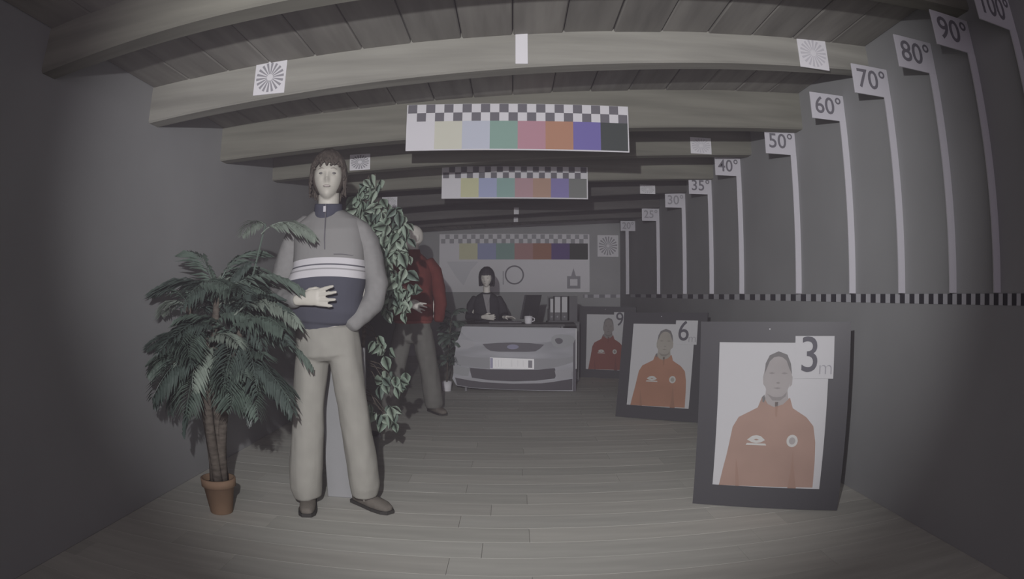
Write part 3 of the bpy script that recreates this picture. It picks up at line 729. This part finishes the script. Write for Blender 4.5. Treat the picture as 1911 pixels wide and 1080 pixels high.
# -- mannequin 3: seated behind the desk
mx, my = -.335, 8.38
bm = bmesh.new()
hc = Vector((.0, -.03, 1.352)); HR = Matrix.Rotation(math.radians(-10), 3, 'Z')
head_shape(bm, hc, HR, hw=.072, hh=.112)
loft(bm, [(0, .02, 1.15, .052, .048), (0, .005, 1.20, .045, .045), (0, -.004, 1.29, .046, .05)], n=18)
loft(bm, [(0, .04, .60, .17, .13), (0, .04, .75, .13, .10), (0, .03, .9, .135, .095), (0, .02, 1.03, .16, .10), (0, .02, 1.12, .13, .075), (0, .02, 1.17, .06, .05)], n=24)
for j in ([(-.16, .02, 1.10), (-.205, .0, .86), (-.03, -.24, .865)], [(.155, .02, 1.10), (.20, .0, .88), (.235, -.25, .862)]):
    loft(bm, [(*j[0], .032, .032), (*j[1], .026, .026)], n=12)
    loft(bm, [(*j[1], .026, .026), (*j[2], .021, .018)], n=12)
hand_shape(bm, (.235, -.25, .865), (.75, -.6, .02), (-.5, -.8, .4), L=.17, side=-1, curl=.2, spread=.7)
hand_shape(bm, (-.03, -.24, .865), (.85, -.5, -.02), (-.3, -.3, 1), L=.17, side=1, curl=.25, spread=.6)
for s in (-1, 1):
    loft(bm, [(s * .09, .04, .60, .085, .085), (s * .10, -.18, .60, .075, .075), (s * .10, -.36, .585, .055, .055), (s * .10, -.38, .50, .052, .052), (s * .10, -.33, .12, .035, .038), (s * .10, -.33, .06, .035, .038)], n=14)
    loft(bm, [(s * .10, -.31, .045, .03, .03), (s * .10, -.43, .035, .034, .022)], n=10)
body = link('mannequin', remeshed(bm, .0065, 2), M_skin2)
tag(body, 'seated mannequin in a black blazer with a black bob wig behind the desk', 'mannequin')
body.location = (mx, my, 0)
for s in (-1, 1):
    bm = bmesh.new(); blob(bm, hc + HR @ Vector((s * .0300, -.0775, .004)), (.012, .006, .005), HR, 10); obj('eye', bm, M_eye, body, True)
bm = bmesh.new(); blob(bm, hc + HR @ Vector((0, -.098, -.063)), (.017, .005, .006), HR, 10); obj('mouth', bm, M_lip, body, True)
obj('wig', hair_locks(hc, HR, 110, .105, 11, bang=.030, thick=.013, puff=1.10, jitter=.4), M_wigb, body, True)
bm = bmesh.new()
loft(bm, [(0, .04, .62, .185, .135), (0, .04, .76, .165, .12), (0, .03, .9, .165, .12), (0, .02, 1.02, .185, .118), (0, .02, 1.09, .170, .100), (0, .02, 1.14, .12, .075), (0, .02, 1.17, .07, .06)], n=30, cap=.15, power=2.3)
jk = link('blazer', remeshed(bm, .008, 4, wrinkles(.005, (7, 7, 5), 13)), M_blaz, body)
for j in ([(-.145, .02, 1.10), (-.205, .02, 1.0), (-.225, .0, .865), (-.12, -.13, .865), (-.055, -.215, .865)], [(.14, .02, 1.10), (.195, .02, 1.0), (.22, .0, .88), (.23, -.13, .87), (.235, -.21, .865)]):
    bm = bmesh.new(); loft(bm, [(*p, r, r) for p, r in zip(j, (.055, .060, .060, .048, .038))], n=16, side=(0, 1, .1), cap=.4)
    link('sleeve', remeshed(bm, .008, 5, wrinkles(.006, (9, 9, 7), 2)), M_blaz, jk)
bm = bmesh.new()
V = [(-.045, -.088, 1.150), (.050, -.088, 1.150), (.040, -.108, 1.08), (.040, -.110, .92), (.025, -.108, .86), (.0, -.112, .95)]
a = [bm.verts.new(p) for p in V]; b = [bm.verts.new((p[0], p[1] + .05, p[2])) for p in V]
bm.faces.new(a); bm.faces.new(b[::-1])
for i in range(len(V)): bm.faces.new((a[i], b[i], b[(i + 1) % len(V)], a[(i + 1) % len(V)]))
obj('blouse', bm, M_shirt, body)
bm = bmesh.new()
loft(bm, [(0, .05, .56, .17, .13), (0, .05, .68, .165, .12)], n=24, cap=.3)
for s in (-1, 1): loft(bm, [(s * .08, .03, .60, .10, .095), (s * .095, -.20, .60, .085, .085), (s * .10, -.34, .595, .068, .07)], n=18)
link('skirt', remeshed(bm, .01, 4), M_blaz, body)
body['kind'] = 'thing'
t = thing('stool', 'dark stool under the seated mannequin behind the desk', 'stool', (mx, my + .05, 0))
bm = bmesh.new(); lathe(bm, [(.17, .0), (.18, .01), (.18, .04), (.165, .055)], (0, 0, .43)); obj('seat', bm, M_black, t, True)
bm = bmesh.new(); lathe(bm, [(.02, .03), (.02, .43)], n=14); obj('column', bm, M_ink, t, True)
bm = bmesh.new(); lathe(bm, [(.20, .0), (.20, .01), (.03, .03)]); obj('base', bm, M_black, t, True)

# ------------------------------------------------------------------ reception desk with a printed car front
t = thing('reception_desk', 'low reception desk with a dark top behind the car-front board', 'desk', (.05, 7.66, 0))
M_desk = mat('desk_top', (0.085, 0.083, 0.085), .6, .1, 8)
bm = bmesh.new()
pts = [(-.62, 0), (.56, 0), (.70, .10), (.72, .54), (-.62, .54)]
a = [bm.verts.new((x, y, .772)) for x, y in pts]; b = [bm.verts.new((x, y, .797)) for x, y in pts]
bm.faces.new(a[::-1]); bm.faces.new(b)
for i in range(5): bm.faces.new((a[i], a[(i + 1) % 5], b[(i + 1) % 5], b[i]))
obj('worktop', bm, M_desk, t)
for x in (-.62, .52):
    obj('side_panel', B(x, .02, 0, x + .025, .52, .772), mat('desk_side', (0.2, 0.2, 0.21), .7), t)
obj('modesty_panel', B(-.595, .10, .1, .52, .12, .772), mat('desk_side', (0.2, 0.2, 0.21), .7), t)

# board with the car front: coordinates are metres on the board, x from the centre line
sx = lambda px: (px - 957) * 7.58 / 1217; sz = lambda py: 1.15 - (py - 549) * 7.58 / 1217
t = thing('car_front_board', 'cut-out board printed with a silver car front, standing against the desk', 'display board', (0, 7.60, 0), (0, 0, math.radians(1.2)))
def silver():
    m = bpy.data.materials.new('printed_silver'); m.use_nodes = True; nt = m.node_tree; b = nt.nodes['Principled BSDF']
    tc = nt.nodes.new('ShaderNodeTexCoord'); mp = nt.nodes.new('ShaderNodeMapping'); mp.inputs['Scale'].default_value = (.9, 1, 5)
    nz = nt.nodes.new('ShaderNodeTexNoise'); nz.inputs['Scale'].default_value = 1.6; nz.inputs['Detail'].default_value = 1.5
    cr = nt.nodes.new('ShaderNodeValToRGB'); cr.color_ramp.elements[0].position = .3; cr.color_ramp.elements[1].position = .72
    cr.color_ramp.elements[0].color = (.24, .245, .265, 1); cr.color_ramp.elements[1].color = (.42, .425, .455, 1)
    nt.links.new(tc.outputs['Object'], mp.inputs[0]); nt.links.new(mp.outputs[0], nz.inputs[0]); nt.links.new(nz.outputs[0], cr.inputs[0])
    nt.links.new(cr.outputs[0], b.inputs['Base Color']); b.inputs['Roughness'].default_value = .5
    return m
M_sil = silver()
body_pts = [(862, 609), (858, 624), (853, 636), (850, 648), (848, 662), (847, 690), (843, 708), (850, 721), (880, 726), (960, 730), (1030, 732), (1077, 733), (1077, 613), (1000, 611), (930, 610)]
bm = bmesh.new(); plate(bm, [(sx(a), max(.004, sz(b))) for a, b in body_pts], 0, .012)
cb = obj('panel', bm, M_sil, t)
def carp(name, pts, m, dy=.002, sm=0):
    bm = bmesh.new(); p = [(sx(a), max(.003, sz(b))) for a, b in pts]
    plate(bm, smooth_poly(p, sm) if sm else p, -dy, .003); return obj(name, bm, m, cb)
M_cdark = mat('printed_dark', (.07, .065, .075), .5); M_cgrille = mat('printed_grille', (.10, .095, .11), .5)
M_chrome = mat('printed_chrome', (.36, .36, .38), .4); M_lampg = mat('printed_lamp', (.30, .31, .32), .4)
carp('printed_hood_crease', [(862, 616), (900, 612), (1010, 613), (1060, 617), (1040, 633), (1010, 640), (957, 637), (905, 639), (875, 632)], mat('printed_hood', (.38, .385, .41), .5), .0012, 4)
carp('printed_grille', [(900, 642), (930, 640), (957, 639.3), (990, 640.5), (1016, 643.5), (1008, 651), (1000, 656), (985, 657), (930, 656.5), (915, 655), (907, 650)], M_cgrille)
carp('printed_emblem', [(957 + 11 * math.cos(q * PI / 8), 647.5 + 4.6 * math.sin(q * PI / 8)) for q in range(16)], mat('printed_badge', (.20, .20, .30), .4), .003)
carp('printed_bumper_fold', [(850, 660), (880, 667), (1040, 670), (1074, 664), (1074, 675), (1040, 686), (1005, 690), (905, 688), (870, 683), (848, 680)], mat('printed_bumper', (.30, .305, .32), .5), .0014, 3)
carp('printed_headlight', [(850, 637), (862, 634), (880, 637), (884, 645), (868, 652), (850, 650)], M_chrome, .002, 3)
carp('printed_headlight', [(1030, 630), (1045, 624), (1070, 628), (1072, 640), (1062, 647), (1045, 649), (1032, 644)], M_lampg, .002, 3)
carp('printed_headlight_lens', [(1036, 634), (1044, 631), (1051, 635), (1049, 641), (1041, 642)], M_cgrille, .0028, 3)
carp('printed_air_intake', [(875, 687), (910, 690), (957, 691), (1005, 691), (1036, 688), (1040, 700), (1036, 708), (1000, 712), (957, 713), (915, 711), (880, 706)], M_cdark)
carp('printed_fog_lamp', [(845, 683), (877, 688), (873, 703), (860, 702), (845, 697)], M_lampg, .0028)
carp('printed_fog_lamp', [(1036, 693), (1068, 690), (1068, 706), (1040, 711)], M_chrome, .0028)
carp('printed_lower_edge', [(848, 706), (880, 712), (957, 717), (1030, 715), (1070, 709), (1070, 731), (1030, 731), (957, 729), (880, 725), (852, 720)], M_cdark, .002)
carp('printed_chrome_lip', [(860, 705), (900, 711), (957, 714.5), (1010, 714), (1036, 712), (1036, 714.5), (1010, 717), (957, 717.5), (900, 714.5), (860, 708)], M_chrome, .003)
carp('printed_side', [(1071, 640), (1077, 630), (1077, 733), (1071, 733)], M_cgrille, .0016)
carp('white_edge', [(1075, 613.5), (1078, 613.5), (1078, 690), (1075.5, 690)], M_white2, .004)
# number plate, the glare that washes out its characters painted in as pale colour
np_ = obj('number_plate', (lambda bm: (plate(bm, [(sx(914), sz(688.5)), (sx(914), sz(667.5)), (sx(997), sz(670.5)), (sx(997), sz(690))], -.010, .009), bm)[1])(bmesh.new()), mat('plate_white', (.98, .98, .98), .45), t)
bm = bmesh.new(); plate(bm, [(sx(914.5), sz(687.5)), (sx(914.5), sz(668.5)), (sx(919.5), sz(668.7)), (sx(919.5), sz(687.7))], -.0115, .002); obj('plate_band', bm, mat('plate_band', (.36, .35, .48), .5), np_)
bm = bmesh.new(); plate(bm, [(sx(986), sz(687)), (sx(986), sz(673)), (sx(993.5), sz(673.3)), (sx(993.5), sz(687.3))], -.0115, .002); obj('plate_seal', bm, M_ink2, np_)
for px_, w_ in ((924.5, .8), (930, .8), (936, .7), (954.5, 1.0), (966, .7), (976, .7)):
    bm = bmesh.new(); plate(bm, [(sx(px_), sz(685)), (sx(px_), sz(672.5)), (sx(px_ + w_), sz(672.5)), (sx(px_ + w_), sz(685))], -.0115, .002)
    obj('plate_character', bm, mat('plate_faint', (.80, .80, .80), .5), np_)

# things on the desk
t = thing('monitor', 'thin dark computer monitor seen edge-on, standing on the desk', 'monitor', (.225, 8.04, .797), (0, 0, math.radians(62)))
bm = bmesh.new(); box(bm, -.22, -.012, .055, .22, .012, .345, bevel=.004); o = obj('screen', bm, M_black, t); 
for v in o.data.vertices: v.co.y += (v.co.z - .2) * -.22
bm = bmesh.new(); box(bm, -.03, .0, .01, .03, .015, .18); obj('stand', bm, M_black, t)
bm = bmesh.new(); lathe(bm, [(.11, 0), (.11, .008), (.03, .016)]); obj('foot', bm, M_black, t)
t = thing('cup', 'small white cup on the desk in front of the monitor', 'cup', (.185, 7.76, .797))
bm = bmesh.new(); lathe(bm, [(.036, 0), (.043, .01), (.050, .095), (.046, .095), (.040, .012), (0, .010)]); obj('bowl', bm, M_white, t, True)
bm = bmesh.new(); loft(bm, [(.045, 0, .075, .006, .006), (.072, 0, .068, .006, .006), (.074, 0, .040, .006, .006), (.044, 0, .028, .006, .006)], n=8, side=(0, 1, 0)); obj('handle', bm, M_white, t, True)
t = thing('keyboard', 'dark keyboard on the desk under the hands of the seated mannequin', 'keyboard', (-.09, 7.94, .797), (0, 0, 0))
obj('case', B(-.20, -.07, 0, .20, .07, .022, bevel=.004), M_black, t)
bm = bmesh.new()
for r in range(5):
    for c in range(14): box(bm, -.19 + c * .0272, -.062 + r * .025, .021, -.19 + c * .0272 + .023, -.062 + r * .025 + .021, .028)
obj('keys', bm, M_cdark, t)
# cabinet with ring binders behind the desk
t = thing('low_cabinet', 'low dark cabinet behind the right end of the desk, holding the binders', 'cabinet', (.66, 8.34, 0))
obj('carcass', B(-.22, .0, .03, .20, .34, .80, bevel=.004), mat('cabinet_dark', (.12, .12, .125), .7), t)
for k in (0, 1):
    d_ = obj('door', B(-.215 + k * .206, -.018, .05, -.013 + k * .206, 0, .78, bevel=.003), mat('cabinet_door', (.15, .15, .155), .7), t)
    obj('handle', B(-.03 + k * .036, -.032, .40, -.024 + k * .036, -.018, .52), M_ink2, d_)
obj('plinth', B(-.20, .03, 0, .18, .32, .03), M_black, t)
t = thing('binder_rack', 'black open rack of ring binders on the low cabinet', 'rack', (.66, 8.355, .80))
bm = bmesh.new()
for q in ((-.20, 0, 0, .17, .28, .012), (-.20, .265, .012, .17, .28, .32), (-.20, 0, .012, -.190, .265, .16), (.065, 0, .012, .17, .265, .325)): box(bm, *q)
obj('shelf', bm, M_black, t)
for k, (x, h_, lab) in enumerate(((-.186, .290, 'leftmost black binder, shorter, with a narrow white spine label'), (-.128, .315, 'middle black binder with a tall white spine label'), (-.038, .315, 'right-hand black binder with a white label and a round finger hole'))):
    w_ = .074 if k else .040
    b_ = thing('ring_binder', lab, 'binder', (.66 + x, 8.360, .8125), (0, 0, 0), 'ring binders behind the desk')
    obj('cover', B(0, 0, 0, w_ + .010, .24, h_, bevel=.003), M_black, b_)
    obj('spine_label', B(.008, -.002, .105, w_ + .002, .001, h_ - .012), M_white2, b_)
    bm = bmesh.new(); blob(bm, ((w_ + .01) / 2, -.001, .05), (.012, .004, .012), seg=12); obj('finger_hole', bm, M_ink2, b_)

# ------------------------------------------------------------------ plants
M_palm = [mat('palm_leaf_%d' % k, c, .42, .25, 12, spec=.5) for k, c in enumerate(((.10, .135, .112), (.135, .175, .148), (.075, .10, .088), (.22, .26, .22)))]
M_fic = [mat('ficus_leaf_%d' % k, c, .5, .1, 12, spec=.35) for k, c in enumerate(((.23, .30, .235), (.31, .38, .305), (.15, .20, .165)))]
M_bark = mat('palm_bark', (.115, .10, .085), .95, .35, 18, .4, stretch=(1, 1, 3), spec=.05)
M_terra = mat('terracotta', (.27, .18, .12), .85, .1, 9)
M_soil = mat('soil', (.05, .042, .036), .95)
def frond_mesh(L, droop, m, seed, pairs=20, leaf=.14, wid=.0115):
    rn = random.Random(seed); bm = bmesh.new()
    P = lambda t_: Vector((L * (t_ - .18 * t_ ** 3), 0, L * (.42 * t_ - droop * t_ ** 2)))
    tube(bm, [tuple(P(k / 8)) for k in range(9)], .004, .0012, n=5)
    for k in range(pairs):
        t_ = .18 + .82 * k / (pairs - 1); p = P(t_); d = (P(min(1, t_ + .02)) - P(t_ - .02)).normalized()
        ll = leaf * (math.sin(PI * (.16 + .78 * (t_ - .18) / .82)) ** .7) * rn.uniform(.85, 1.1)
        for s in (-1, 1):
            v = (d * .75 + Vector((0, s * .85, 0)) + Vector((0, 0, rn.uniform(-.5, -.05)))).normalized()
            w = v.cross(Vector((0, 0, 1))).normalized() * wid * rn.uniform(.8, 1.2)
            mid = p + v * ll * .5 + Vector((0, 0, .004)); tip = p + v * ll + Vector((0, 0, -ll * .28))
            a = bm.verts.new(p); b = bm.verts.new(mid + w); c = bm.verts.new(tip); e_ = bm.verts.new(mid - w)
            ctr = bm.verts.new(mid + Vector((0, 0, -.004)))
            bm.faces.new((a, b, ctr)); bm.faces.new((b, c, ctr)); bm.faces.new((c, e_, ctr)); bm.faces.new((e_, a, ctr))
    me = bpy.data.meshes.new('frond'); bm.to_mesh(me); bm.free(); me.materials.append(m); return me
def place(o, p, az, pitch, roll=0, sc=1):
    o.matrix_local = Matrix.Translation(p) @ Matrix.Rotation(az, 4, 'Z') @ Matrix.Rotation(-pitch, 4, 'Y') @ Matrix.Rotation(roll, 4, 'X') @ Matrix.Scale(sc, 4)
px0, py0 = -1.535, 2.98
t = thing('potted_palm', 'bushy artificial palm in a terracotta pot by the left wall', 'plant', (px0, py0, 0))
bm = bmesh.new(); lathe(bm, [(.060, 0), (.064, .004), (.086, .150), (.097, .152), (.099, .195), (.088, .197), (.084, .165), (0, .165)], n=32); obj('pot', bm, M_terra, t, True)
bm = bmesh.new(); lathe(bm, [(.083, .160), (.05, .174), (0, .176)], n=20); obj('soil', bm, M_soil, t, True)
rn = random.Random(21)
stems = []
for k, (dx, dy, tx, ty, tz) in enumerate(((-.02, 0, -.10, -.02, 1.08), (.015, .01, .05, .03, 1.20), (.0, -.02, .02, -.08, .93), (.02, .02, .20, -.02, 1.0))):
    bm = bmesh.new(); pts = []
    for j in range(9):
        q = j / 8
        pts.append((dx + (tx - dx) * q ** 1.5 + .01 * math.sin(q * 5 + k), dy + (ty - dy) * q ** 1.5, .16 + (tz - .16) * q, .030 - .012 * q, .030 - .012 * q))
    loft(bm, pts, n=12, cap=.3)
    for v in bm.verts: v.co += Vector((rn.uniform(-1, 1), rn.uniform(-1, 1), 0)) * .003
    obj('trunk', bm, M_bark, t, True); stems.append([Vector(p[:3]) for p in pts])
FM = [frond_mesh(.40, .55, M_palm[0], 1), frond_mesh(.44, .75, M_palm[1], 2), frond_mesh(.38, .95, M_palm[2], 3), frond_mesh(.42, .65, M_palm[0], 4, pairs=22), frond_mesh(.36, .8, M_palm[3], 5), frond_mesh(.42, .9, M_palm[2], 6)]
nf = 0
for k in range(104):
    st = stems[rn.choice((0, 0, 1, 1, 2, 3, 3))]; q = rn.uniform(.60, 1.0)
    i = min(7, int(q * 8)); p = st[i].lerp(st[i + 1], q * 8 - i)
    az = rn.uniform(0, 2 * PI)
    # keep clear of the wall
    reach = .40
    o = link('frond', FM[rn.choice((0, 1, 2, 2, 3, 4, 5))], None, t)
    if math.cos(az) < -.3 and p.x < -.02: sc = .80
    else: sc = rn.uniform(.85, 1.05)
    place(o, p + Vector((0, 0, .02)), az, rn.uniform(-.3, .7) + (.35 if q > .9 else 0), rn.uniform(-.3, .3), sc)
# long stems that reach in front of and beside the mannequin
for (p, az, pit, rl, sc, mi) in (((.32, -.04, 1.44), -.1, .35, .2, .85, 4), ((.33, .0, 1.48), 2.6, .30, .1, .62, 4), ((.30, -.04, 1.30), 2.9, -.1, .3, .6, 2), ((.22, -.14, 1.05), -.12, .35, -.2, 1.1, 4),
                                 ((.10, -.05, 1.12), .1, .5, 0, 1.1, 1), ((.15, -.1, .95), -.3, .3, 0, 1.1, 0), ((.18, -.1, .80), -.2, .1, 0, 1.05, 2)):
    o = link('frond', FM[mi], None, t); place(o, Vector(p), az, pit, rl, sc)
bm = bmesh.new(); tube(bm, [tuple(stems[3][8]), (.22, -.05, 1.08), (.28, -.03, 1.26), (.33, -.01, 1.49)], .006, .004); obj('stem', bm, M_palm[0], t)

# ficus garland tree behind the striped-top mannequin
t = thing('leafy_plant', 'tall leafy artificial ficus with pale green leaves behind the striped-top mannequin', 'plant', (-1.0, 4.12, 0))
bm = bmesh.new(); lathe(bm, [(.095, 0), (.10, .005), (.125, .20), (.132, .205), (.13, .23), (.118, .23), (.112, .19), (0, .19)], n=28); obj('pot', bm, M_black, t, True)
bm = bmesh.new(); tube(bm, [(0, 0, .18), (.02, -.02, .6), (.06, -.04, 1.1), (.08, -.06, 1.5), (.10, -.08, 1.78)], .016, .007, n=8); obj('trunk', bm, M_bark, t, True)
def leaf_mesh(m, L=.092, Wd=.062):
    bm = bmesh.new(); prof = [(0, .0), (.12, .55), (.32, 1.0), (.55, .88), (.78, .48), (1.0, 0.0)]
    mid = [bm.verts.new((0, .010 * math.sin(PI * a) * -1, -a * L)) for a, b in prof]
    for s in (-1, 1):
        sd = [mid[0]] + [bm.verts.new((s * b * Wd / 2, -.004 * b - .012 * math.sin(PI * a) + .010 * b, -a * L)) for a, b in prof[1:-1]] + [mid[-1]]
        for i in range(len(prof) - 1):
            vs = [mid[i], mid[i + 1], sd[i + 1], sd[i]]
            vs = list(dict.fromkeys(vs)); bm.faces.new(vs)
    me = bpy.data.meshes.new('leaf'); bm.to_mesh(me); bm.free(); me.materials.append(m)
    for p in me.polygons: p.use_smooth = True
    return me
LM = [leaf_mesh(m) for m in M_fic]
# clusters: px, py of the photograph turned into metres at about 3.95 m (x, z) and number of leaves
CL = [(675, 350, 5), (697, 347, 5), (664, 372, 6), (690, 372, 7), (703, 385, 6), (668, 398, 7), (690, 400, 8), (712, 405, 8), (735, 408, 7), (748, 425, 7),
      (698, 430, 8), (716, 436, 8), (738, 440, 8), (752, 448, 6), (705, 462, 8), (725, 466, 9), (744, 468, 8), (708, 490, 8), (728, 492, 8), (745, 485, 6),
      (716, 510, 7), (738, 522, 8), (757, 528, 7), (724, 540, 8), (745, 545, 8), (762, 548, 5), (732, 565, 7), (748, 574, 6), (726, 588, 4), (708, 520, 5),
      (706, 650, 3), (718, 662, 4), (700, 640, 2), (712, 715, 4), (728, 712, 5), (738, 722, 4), (704, 728, 3), (704, 775, 4), (716, 780, 5), (698, 768, 3), (720, 792, 3)]
tot = 0
rn = random.Random(77)
ends = []
for px_, py_, n_ in CL:
    Y = 3.95; X = (px_ - 957) * Y / 1217 * 1.012 + 1.0; Z = 1.15 - (py_ - 549) * Y / 1217 * 1.012
    ends.append((X, Z))
    for k in range(n_):
        if tot >= 262: break
        tot += 1
        o = link('leaf', LM[rn.choice((0, 0, 1, 1, 2))], None, t)
        p = Vector((X + rn.gauss(0, .032), -.17 + rn.uniform(-.10, .10), Z + .03 + rn.gauss(0, .026)))
        o.matrix_local = Matrix.Translation(p) @ Matrix.Rotation(rn.gauss(.15, .55), 4, 'Z') @ Matrix.Rotation(rn.gauss(0, .55), 4, 'Y') @ Matrix.Rotation(rn.gauss(-.30, .3), 4, 'X') @ Matrix.Scale(rn.uniform(.75, 1.15), 4)
bm = bmesh.new(); zs = 1.78
for X, Z in ends:
    zb = max(.35, min(1.74, Z + .12)); q = (zb - .18) / 1.6
    base = Vector((.10 * q, -.08 * q, zb))
    tube(bm, [tuple(base), (X * .6 + base.x * .4, -.12, Z + .10), (X, -.17, Z + .02)], .004, .002, n=5)
obj('twigs', bm, M_bark, t)

# small plant in a white pot left of the car board
t = thing('potted_plant', 'small dark green plant in a white pot beside the car-front board', 'plant', (-.785, 7.66, 0))
bm = bmesh.new(); lathe(bm, [(.048, 0), (.052, .004), (.062, .115), (.056, .115), (.052, .09), (0, .09)], n=24); obj('pot', bm, M_white, t, True)
bm = bmesh.new(); tube(bm, [(0, 0, .08), (.01, 0, .3), (.03, .0, .6), (.06, 0, .85)], .009, .005); obj('trunk', bm, M_bark, t, True)
FS = [frond_mesh(.26, .7, M_palm[k], 30 + k, pairs=9, leaf=.11, wid=.018) for k in (0, 1, 2)]
rn = random.Random(9)
for k in range(46):
    z = rn.uniform(.30, .90)
    o = link('frond', FS[k % 3], None, t)
    az = rn.uniform(0, 2 * PI); place(o, Vector((.02 + z * .05, 0, z)), az, rn.uniform(-.1, .9), rn.uniform(-.4, .4), rn.uniform(.7, 1.0) * (.75 if math.sin(az) < -.2 else 1))
